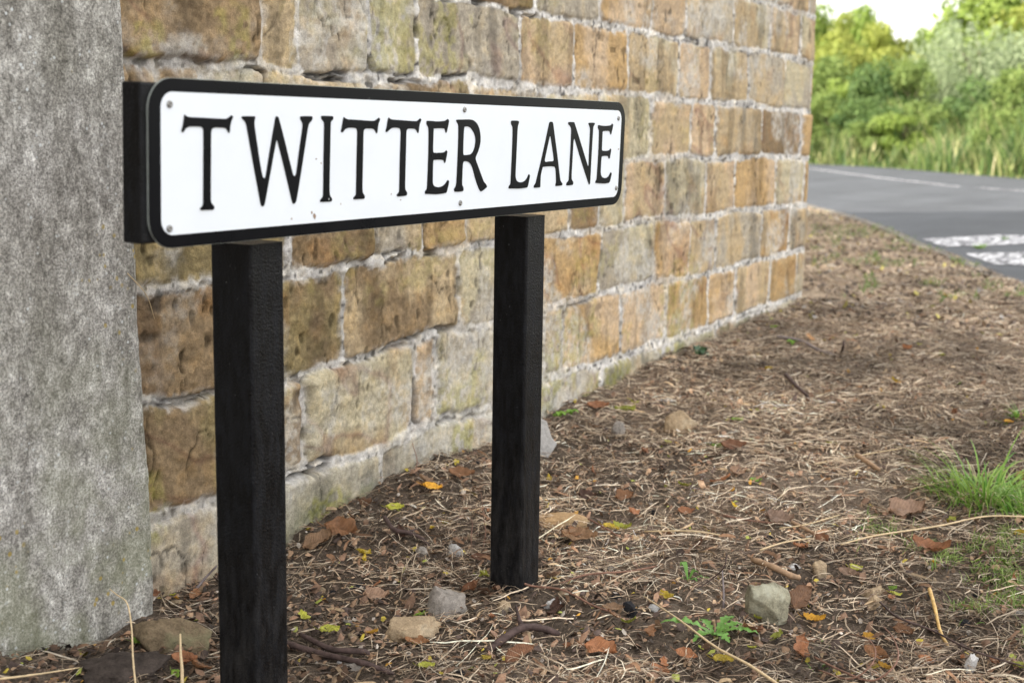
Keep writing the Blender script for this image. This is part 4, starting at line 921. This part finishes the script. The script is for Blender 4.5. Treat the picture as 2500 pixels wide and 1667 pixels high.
for pts, ra, rb_, mk, lab, cat, fork in SK:
    W3 = [];
    for x, y, l in pts: p = G(x, y+l/1000*3073/float((G(x, y)-CAM)@fw)*.9); W3.append(np.array([p[0], min(p[1], 1.535), float(gz(p[0], min(p[1], 1.535)))+l/1000+.004]))
    Dn = dens_pts(W3, 7); n = len(Dn); bm = bmesh.new(); dpt = float((W3[0]-CAM)@fw)
    rad = [(ra+(rb_-ra)*k/(n-1))/2*dpt/3073*1.3 for k in range(n)]; rad[-1] *= .5; rad[0] *= .8
    for k in range(0, n, 7): rad[k] *= 1.12
    tube_bm(bm, Dn, rad, 10 if ra > 5 else 6, .10 if ra > 4 else .04, len(lab))
    if fork:
        a = Dn[min(n-1, n//2)]; dr_ = (Dn[min(n-1, n//2+2)]-a); dr_ = dr_/np.linalg.norm(dr_); sd2 = np.array([-dr_[1], dr_[0], .1]); L = rad[n//2]*fork*.9
        tube_bm(bm, [a, a+(dr_*.5+sd2)*L*.5, a+(dr_*.8+sd2*1.4)*L], [rad[n//2]*.8, rad[n//2]*.55, rad[n//2]*.3], 8, .12, 3)
    nm = dict(stick='stick', root='tree_root', branch='fallen_branch', twig='twig', straw='straw_stem')[cat]
    tag(link(nm, bm_mesh(nm, bm), TW[mk], smooth=True), lab, cat)
# dry stems standing in front of the pier, and a straw caught on the wall
def up_stem(name, base, top_pts, r_, mk, lab, dist=None):
    p0 = G(*base); d0 = float((p0-CAM)@fw); P3 = [p0+np.array([0, 0, -.01])]
    for x, y in top_pts:
        d = ray(x*D, y*D); P3.append(CAM+d*(d0*(1+.01*len(P3))))
    Dn = dens_pts(P3, 6); n = len(Dn); bm = bmesh.new(); tube_bm(bm, Dn, [r_*(1-.6*k/n) for k in range(n)], 6, .04, 2)
    tag(link(name, bm_mesh(name, bm), TW[mk], smooth=True), lab, 'dry stem')
up_stem('dry_stem', (316, 1600), [(306, 1520), (302, 1440), (292, 1385), (268, 1365), (252, 1352)], .0016, 'straw', 'tall bent pale stem in front of the grey pier')
up_stem('dry_stem', (418, 1610), [(418, 1540), (415, 1500), (414, 1455)], .0028, 'straw', 'short upright pale stem in front of the wide brown stone')
up_stem('dry_stem', (1662, 1400), [(1662, 1365), (1660, 1330), (1659, 1308)], .0022, 'grey', 'short upright grey stem right of the green sprout')
for a, b, lab in (((293, 628), (355, 732), 'thin dry straw caught across the joint between pier and wall'),):
    bm = bmesh.new(); A = on_y(a[0]*D, a[1]*D, 1.497); B = on_y(b[0]*D, b[1]*D, 1.525); Mi = (A+B)/2+np.array([.006, -.004, .003])
    Dn = dens_pts([A, Mi, B], 8); tube_bm(bm, Dn, [.0009-.0005*k/len(Dn) for k in range(len(Dn))], 5, .03, 1); tag(link('straw_stem', bm_mesh('straw_stem', bm), TW['straw']), lab, 'straw')

# ------------------------------------------------------------------ green plants on the ground
def blades(spec):
    """spec: list of (base, azimuth, length, lean, width, colour); arching blades of grass"""
    V, Fc, C = [], [], []; K = 7
    for b, az, L, lean, wd, c in spec:
        o = len(V)
        for k in range(K):
            t = k/(K-1); a = lean*t*1.3; hx = L*t*math.sin(min(a, 1.9))*.95; hz = L*(math.sin(min(a, 3.))/max(a, 1e-3))*t*math.cos(a*.35)
            w_ = wd/2*(1-t**2.2)*(.6+.4*min(1, t*5))+.0001; x, y = b[0]+math.cos(az)*hx, b[1]+math.sin(az)*hx
            for s in (-1, 1): V.append((x-math.sin(az)*w_*s, y+math.cos(az)*w_*s, b[2]+hz+w_*.4*s)); C.append(c)
        for k in range(K-1): q = o+2*k; Fc.append((q, q+1, q+3, q+2))
    return np.array(V), np.array(Fc), np.array(C)
def gcol(a, b): t = random.random(); return tuple(a[i]*(1-t)+b[i]*t for i in range(3))
GA, GB = (.11, .27, .035), (.36, .50, .12)
def tuft(cx, cy, wpx, hpx, n, lab, name='grass_tuft', wmul=1., spread=1., cat='grass tuft'):
    p = G(cx, cy); w_ = px_len(cx, cy, wpx); h = px_len(cx, cy, hpx); sp = []
    for _ in range(n):
        a = random.uniform(0, 6.28); r_ = random.random()**.7*w_*.40; b = (p[0]+math.cos(a)*r_, min(p[1]+math.sin(a)*r_, 1.55))
        sp.append(((b[0], b[1], float(gz(*b))-.004), a+random.gauss(0, .5), h*random.uniform(.55, 1.25), random.uniform(.5, 1.7)*spread, random.uniform(.0022, .0042)*wmul, gcol(GA, GB)))
    if wpx > 300:
        for _ in range(26):
            a = random.uniform(0, 6.28); b = (p[0]+math.cos(a)*w_*.2, p[1]+math.sin(a)*w_*.2)
            sp.append(((b[0], b[1], float(gz(*b))-.004), a, h*random.uniform(1.4, 2.2), random.uniform(.6, 1.5), random.uniform(.003, .005), gcol(GA, GB)))
        for _ in range(60):
            a = random.uniform(0, 6.28); b = (p[0]+math.cos(a)*w_*.3, p[1]+math.sin(a)*w_*.3)
            sp.append(((b[0], b[1], float(gz(*b))-.004), a, h*random.uniform(.5, 1.3), random.uniform(1., 1.9), random.uniform(.002, .003), gcol((.42, .36, .2), (.55, .48, .3))))
    o = link(name, mesh_np(name, *blades(sp)), MGRASS); return tag(o, lab, cat)
tuft(2262, 1145, 320, 92, 330, 'large bright green tuft of long grass at the right edge', wmul=1.2, spread=1.5)
tuft(2350, 1180, 190, 80, 150, 'shorter green tuft at the right edge merging with the large one')
tuft(2132, 568, 48, 22, 60, 'small green grass tuft on the kerb beside the white marking', wmul=2.2)
tuft(2058, 542, 34, 14, 36, 'small green grass tuft on the kerb, second from the marking', wmul=2.2)
tuft(1975, 511, 30, 12, 30, 'green grass tuft on the kerb nearest the wall', wmul=2.4)
tuft(2338, 684, 46, 18, 36, 'green grass tuft at the right edge by the road', wmul=2.)
tuft(1885, 1482, 70, 22, 7, 'sprawling green grass blades below the ribbed brown leaf', wmul=1.8, spread=1.3)
tuft(2345, 965, 40, 45, 30, 'green weed tuft at the right edge of the far litter', wmul=1.5)
tuft(1880, 1535, 40, 24, 8, 'few green blades at the bottom edge right of the straw', wmul=1.2)
# thin short turf at the right
sp = []
for _ in range(11000):
    dx, dy = random.uniform(1960, 2560), random.uniform(1150, 1520)
    k = (dx-1960)/400-abs(dy-1260-(dx-2100)*.25)/190
    if fbm(np.array(dx/70), np.array(dy/35), 801, 3)*1.1+k*.9 < .36: continue
    p = G(dx, dy); sp.append(((p[0], p[1], p[2]-.003), random.uniform(0, 6.28), random.uniform(.012, .032), random.uniform(.3, 1.5), random.uniform(.0010, .0019), gcol((.14, .28, .05), (.38, .46, .15))))
for _ in range(6000):
    dx, dy = random.uniform(1860, 2380), random.uniform(480, 700); p = G(dx, dy)
    if fbm(np.array(dx/40), np.array(dy/16), 821, 3) < .02+.0013*(dy-500)+.0005*abs(dx-1950-(dy-480)*2.2) or inside(np.array([p[0]]), np.array([p[1]]), poly)[0]: continue
    sp.append(((p[0], p[1], p[2]-.003), random.uniform(0, 6.28), random.uniform(.03, .055), random.uniform(.3, 1.2), .006, gcol((.11, .19, .045), (.24, .30, .10))))
o = link('short_turf', mesh_np('short_turf', *blades(sp)), MGRASS); tag(o, 'thin short green turf growing through the litter at the right', 'grass', kind='stuff')
MWEED = m_plain('weed leaf', (.16, .33, .07), .5, .4, 60, .25, .0004, trans=.25); MIVY = m_plain('ivy leaf', (.035, .085, .035), .45, .5, 60, .4, .0004, trans=.1); MGW = m_plain('bright seedling', (.25, .45, .07), .5, .4, 60, .2, .0003, trans=.3)
def jag_leaf(bm, base, az, L, Wd, teeth, rise, seed=0):
    rs = np.random.RandomState(seed); n = 22; ca, sa_ = math.cos(az), math.sin(az); prev = None
    for k in range(n+1):
        t = k/n; w_ = Wd/2*(.25+.9*math.sin(math.pi*min(1, t**1.3)))*(1-t*.15)
        if teeth: w_ *= .35+.75*((t*teeth) % 1.)
        if k == n: w_ = .0003
        x = t*L; z = rise*math.sin(t*2.4)*L+.002*rs.uniform(-1, 1); row_ = []
        for s in (-1, 0, 1):
            px2, py2 = x-(abs(s)*w_*.3 if teeth else 0), s*w_
            row_.append(bm.verts.new((base[0]+ca*px2-sa_*py2, base[1]+sa_*px2+ca*py2, base[2]+z+abs(s)*w_*.25)))
        if prev:
            for j in range(2): bm.faces.new([prev[j], row_[j], row_[j+1], prev[j+1]])
        prev = row_
p = G(1640, 1470); rootd = empty('dandelion', tuple(p), 'green dandelion rosette with jagged leaves left of the notched rock', 'weed')
R0 = PSI-math.pi/2
for k, (a, L, wd) in enumerate(((math.pi-.18, 125, 24), (-.25, 100, 22), (.45, 85, 20), (.95, 75, 18), (-1.3, 60, 20), (math.pi+.9, 70, 20), (1.9, 55, 16))):
    bm = bmesh.new(); s = px_len(1640, 1470, 1); jag_leaf(bm, (0, 0, .008), R0+a, L*s*(1.35 if abs(math.sin(a)) > .6 else 1.), wd*s*1.5, 5+k % 3, .22, k)
    link('leaf', bm_mesh('leaf', bm), MWEED, rootd, smooth=True)
bm = bmesh.new(); tube_bm(bm, [(0, 0, .0), (.002, 0, .02), (0, .002, .032)], [.0016, .0014, .003], 8); link('flower_bud', bm_mesh('flower_bud', bm), TW['tan'], rootd)
def sprout(x, y, spec, lab, name, m, cat='seedling'):
    p = G(x, y); s = px_len(x, y, 1); r_ = empty(name, tuple(p), lab, cat)
    for k, (a, L, wd, rise) in enumerate(spec):
        bm = bmesh.new(); jag_leaf(bm, (0, 0, .003), R0+a, L*s, wd*s, 0, rise, k); link('leaf', bm_mesh('leaf', bm), m, r_, smooth=True)
sprout(1580, 1338, [(2.0, 34, 13, 1.1), (.4, 26, 12, .9), (-.6, 24, 10, .35), (math.pi, 16, 8, .5), (-.15, 50, 7, .25)], 'small green sprout with oval leaves left of the tan brown stick', 'seedling', MWEED)
sprout(1285, 962, [(a*.9, random.uniform(14, 22), 11, random.uniform(.2, .9)) for a in range(7)], 'little bright green plant at the wall foot right of the far post', 'seedling', MGW)
sprout(1312, 955, [(a*1.1+.4, random.uniform(12, 18), 10, random.uniform(.2, .9)) for a in range(6)], 'second little green plant at the wall foot, further right', 'seedling', MGW)
sprout(1607, 828, [(a*.7, random.uniform(16, 28), 16, random.uniform(.3, 1.3)) for a in range(9)], 'dark green ivy sprig against the foot of the wall', 'ivy_plant', MIVY, 'ivy')
sprout(1820, 795, [(a*.9, 16, 9, .7) for a in range(5)], 'small green weed by the grey branch near the wall corner', 'seedling', MGW)
sprout(1735, 1110, [(a*1.2, 16, 9, .4) for a in range(5)], 'tiny green weed in the mid ground right of the rust leaf', 'seedling', MGW)
for (bx, by), pts, lab in (((1088, 1275), [(1082, 1240), (1085, 1205), (1080, 1188)], 'thin seedling stem with green tips left of the far post'), ((1105, 1268), [(1115, 1225), (1112, 1195), (1105, 1130)], 'tall thin reddish stem left of the far post'),
    ((945, 1100), [(958, 1060), (948, 1020), (945, 985)], 'thin dry stem climbing the wall foot between the posts')):
    up_stem('thin_stem', (bx, by), pts, .0011, 'brown', lab)
# pale shard of slate behind the far post
A = G(1252, 1048); s = px_len(1250, 1035, 1); rv = rt*np.array([1, 1, 0]); rv = rv/np.linalg.norm(rv)
tri3 = [np.array([A[0], A[1], 0])+rv*a*s+np.array([0, 0, float(gz(A[0], A[1]))+b*s]) for a, b in ((-30, -8), (4, -6), (26, 30), (14, 45), (2, 82), (-30, 95))]
bm = bmesh.new(); nrm = np.array([math.cos(PSI), math.sin(PSI), 0])*.006
f1 = [bm.verts.new(q) for q in tri3]; f2 = [bm.verts.new(q+nrm) for q in tri3]; bm.faces.new(f1); bm.faces.new(list(reversed(f2)))
for i in range(6): bm.faces.new([f1[i], f2[i], f2[(i+1) % 6], f1[(i+1) % 6]])
tag(link('slate_shard', bm_mesh('slate_shard', bm), RK['white']), 'pale pointed shard leaning behind the far post', 'shard')

# ------------------------------------------------------------------ hedgerow and trees across the road
def leaf_cloud(name, rx, ry, rz, nclump, nleaf, size, ca, cb, seed, droop=0., flat_=.0):
    rs = np.random.RandomState(seed)
    cc = rs.normal(size=(nclump, 3)); cc /= np.linalg.norm(cc, axis=1)[:, None]; rad = rs.uniform(.25, .95, nclump)**.6
    cc = cc*rad[:, None]*np.array([rx, ry, rz])*.82; cr_ = rs.uniform(.18, .36, nclump)*min(rx, rz)
    k = rs.randint(0, nclump, nleaf); d = rs.normal(size=(nleaf, 3)); d /= np.linalg.norm(d, axis=1)[:, None]
    P = cc[k]+d*(cr_[k]*rs.uniform(.35, 1.08, nleaf)**.7)[:, None]*np.array([1, 1, .8+droop])
    n_ = d+rs.normal(0, .7, (nleaf, 3))+np.array([0, 0, .35]); n_ /= np.linalg.norm(n_, axis=1)[:, None]
    t_ = np.cross(n_, rs.normal(size=(nleaf, 3))); t_[:, 2] -= droop; t_ /= np.linalg.norm(t_, axis=1)[:, None]; b_ = np.cross(n_, t_)
    s = size*rs.uniform(.6, 1.3, nleaf)[:, None]
    V = np.stack([P-t_*s, P+b_*s*.45, P+t_*s, P-b_*s*.45], 1).reshape(-1, 3); Fc = np.arange(nleaf*4).reshape(-1, 4)
    tone = np.clip(rs.rand(nleaf)*.6+.4*rs.rand(nclump)[k], 0, 1)[:, None]
    C = np.array(ca)*(1-tone)+np.array(cb)*tone
    return mesh_np(name, V, Fc, np.repeat(C, 4, 0))
BK = m_plain('bark', (.12, .09, .065), .9, .2, 30, .4, .004)
def branchy(H, spread, seed, r_=.05):
    rs = np.random.RandomState(seed); bm = bmesh.new(); tr = [(0, 0, -.1), (rs.uniform(-.1, .1), 0, H*.3), (rs.uniform(-.2, .2), rs.uniform(-.2, .2), H*.6), (rs.uniform(-.2, .2), 0, H*.9)]
    D_ = dens_pts(tr, 4); tube_bm(bm, D_, [r_*(1-.8*k/len(D_)) for k in range(len(D_))], 8)
    for k in range(9):
        a = rs.uniform(0, 6.28); z = H*rs.uniform(.2, .75); L = spread*rs.uniform(.5, .95)
        q = [(0, 0, z), (math.cos(a)*L*.45, math.sin(a)*L*.45, z+L*.35), (math.cos(a)*L, math.sin(a)*L, z+L*.55)]; tube_bm(bm, q, [r_*.45, r_*.3, r_*.1], 6)
    return bm_mesh('trunk', bm)
KIND = dict(hedge=((.11, .18, .045), (.30, .38, .11)), dark=((.05, .11, .033), (.19, .28, .085)), willow=((.22, .29, .15), (.38, .44, .26)), yellow=((.24, .30, .055), (.42, .44, .11)), green=((.16, .25, .04), (.33, .42, .10)))
PROT = {}
def proto(kind, v):
    k = (kind, v)
    if k not in PROT:
        ca, cb = KIND[kind]; PROT[k] = (leaf_cloud('foliage', 1, 1, 1, 34 if kind != 'willow' else 50, 7500, .052 if kind != 'willow' else .035, ca, cb, 31*v+len(kind), .5 if kind == 'willow' else 0), branchy(1.6, .8, v+5, .05))
        PROT[k][0].materials.append(MLEAF); PROT[k][1].materials.append(BK)
    return PROT[k]
def shrub(name, dx, Z, topy, wpx, kind, v, lab, group, cat, base=0.):
    d = ray(dx*D, 333); d = d/(d@fw); hz_ = fw*np.array([1, 1, 0]); x, y = (CAM+d*Z)[:2]
    H = (313-topy)*Z/3073+CAM[2]-.09; rx = wpx*Z/3073/2; me, tr = proto(kind, v)
    r_ = empty(name, (x, y, .08), lab, cat, group); rz_ = max(.3, (H-base)/2)
    t = bpy.data.objects.new('trunk', tr); COL.objects.link(t); t.parent = r_; t.scale = (rx*.8, rx*.8, H*.55)
    f = bpy.data.objects.new('foliage' if name == 'shrub' else 'crown', me); COL.objects.link(f); f.parent = r_; f.location = (0, 0, base+rz_); f.scale = (rx*1.08, rx*1.08, rz_*1.06); f.rotation_euler = (0, 0, v*1.3+dx*.01)
gA = 'trees standing behind the hedge'; gB = 'shrubs of the roadside hedge'
i = 0
for dx, Z, ty, wp, kd, lab in (
 (1895, 62, 30, 120, 'yellow', 'yellow green tree behind the hedge, nearest the wall corner'), (1962, 70, 22, 120, 'green', 'green rounded tree behind the hedge, second from the wall'),
 (2035, 66, 48, 140, 'yellow', 'yellow green tree behind the hedge, third from the wall'), (2095, 72, 70, 100, 'green', 'green low tree just left of the open sky dip'),
 (1845, 60, 15, 130, 'green', 'green tree hidden behind the wall corner'), (1925, 74, 40, 120, 'yellow', 'yellow green tree filling in behind the two left trees'), (2000, 76, 62, 120, 'green', 'far green tree between the second and third left trees'), (1905, 58, 75, 130, 'yellow', 'low yellow green tree right beside the wall corner'), (2175, 55, 40, 70, 'dark', 'dark narrow tree right of the open sky dip'),
 (2290, 52, -90, 260, 'green', 'tall bright green tree at the top right corner'), (2430, 50, -60, 240, 'yellow', 'yellow green tree beyond the right edge'), (2215, 58, -10, 130, 'green', 'green tree rising behind the silvery shrub')):
    shrub('broadleaf_tree', dx, Z, ty, wp*1.5, kd, i % 3, lab, gA, 'tree', .8); i += 1
for dx, Z, ty, wp, kd, lab in (
 (2225, 34, 25, 260, 'willow', 'large silvery green willow shrub at the right of the hedge'), (2345, 35, 60, 220, 'willow', 'silvery green willow shrub at the right edge'), (2150, 33, 130, 120, 'willow', 'low silvery green shrub left of the large willow'),
 (1800, 37, 120, 190, 'hedge', 'hedge shrub mostly hidden behind the wall corner'), (1895, 35, 135, 150, 'hedge', 'mid green hedge shrub next to the wall corner'), (1960, 33.5, 140, 140, 'green', 'light green hedge shrub, second from the wall corner'),
 (2025, 32, 128, 150, 'dark', 'dark green hedge shrub in the middle of the hedge'), (2090, 31.5, 138, 130, 'hedge', 'mid green hedge shrub right of the dark one'),
 (2160, 29.5, 205, 150, 'hedge', 'low hedge shrub under the willows'), (2250, 28.5, 170, 160, 'dark', 'dark leafy shrub in front of the large willow'), (2330, 27.5, 155, 170, 'hedge', 'tall hedge shrub at the right edge'), (2430, 27, 140, 200, 'dark', 'dark shrub beyond the right edge'),
 (1900, 31.5, 215, 150, 'hedge', 'low front shrub beside the wall corner'), (1985, 30.5, 225, 150, 'dark', 'low dark shrub in front of the light green one'), (2075, 29.2, 235, 140, 'green', 'low light green shrub in the middle front'), (2010, 29.4, 270, 120, 'hedge', 'knee high leafy shrub at the front'), (2310, 26.6, 250, 150, 'hedge', 'waist high shrub at the right front')):
    shrub('shrub', dx, Z, ty, wp*1.25, kd, i % 3, lab, gB, 'shrub'); i += 1
# tall grass and weeds along the far verge
V_, F_, C_ = [], [], []; n = 17000; FP = np.array(FARs); seg = FP[1:]-FP[:-1]; sl = np.linalg.norm(seg, axis=1); msk_ = (FP[:-1, 0] > 15) & (FP[:-1, 0] < 40)
pr = sl*msk_; pr /= pr.sum(); k = RS.choice(len(seg), n, p=pr); t = RS.rand(n)[:, None]; P = FP[:-1][k]+seg[k]*t; nn = np.array([.65, -.76]); off = RS.rand(n)**1.3*2.6+.02; P = P+nn*off[:, None]
clump = fbm(P[:, 0]*1.3, P[:, 1]*1.3, 901, 3); H = np.clip(.25+off*.36+clump*1.0, .1, 1.6)*RS.uniform(.35, 1.15, n); az = RS.uniform(0, 6.28, n); ln = RS.uniform(.05, .8, n)*H; wd = RS.uniform(.008, .022, n)
zb_ = np.full(n, .08); lat = np.stack([-np.sin(az), np.cos(az)], 1)*wd[:, None]; dr_ = np.stack([np.cos(az), np.sin(az)], 1)
rows = []
for tt, lw in ((0, .8), (.45, 1.), (.8, .7), (1., .08)):
    c_ = P+dr_*(ln*tt**2)[:, None]; z_ = zb_+H*tt
    rows += [np.concatenate([c_+lat*lw, z_[:, None]], 1), np.concatenate([c_-lat*lw, z_[:, None]], 1)]
V = np.stack(rows, 1).reshape(-1, 3); f = np.array([[0, 1, 3, 2], [2, 3, 5, 4], [4, 5, 7, 6]]); Fc = (f[None]+(np.arange(n)*8)[:, None, None]).reshape(-1, 4)
gc = pick(n, [(.15, .23, .065), (.24, .30, .10), (.38, .39, .17), (.52, .47, .26), (.07, .125, .04)], [4, 3, 1.6, .9, 4], .2)
tag(link('tall_grass', mesh_np('tall_grass', V, Fc, np.repeat(gc, 8, 0)), MGRASS), 'tall green and straw coloured grass along the far road verge', 'grass', kind='stuff')
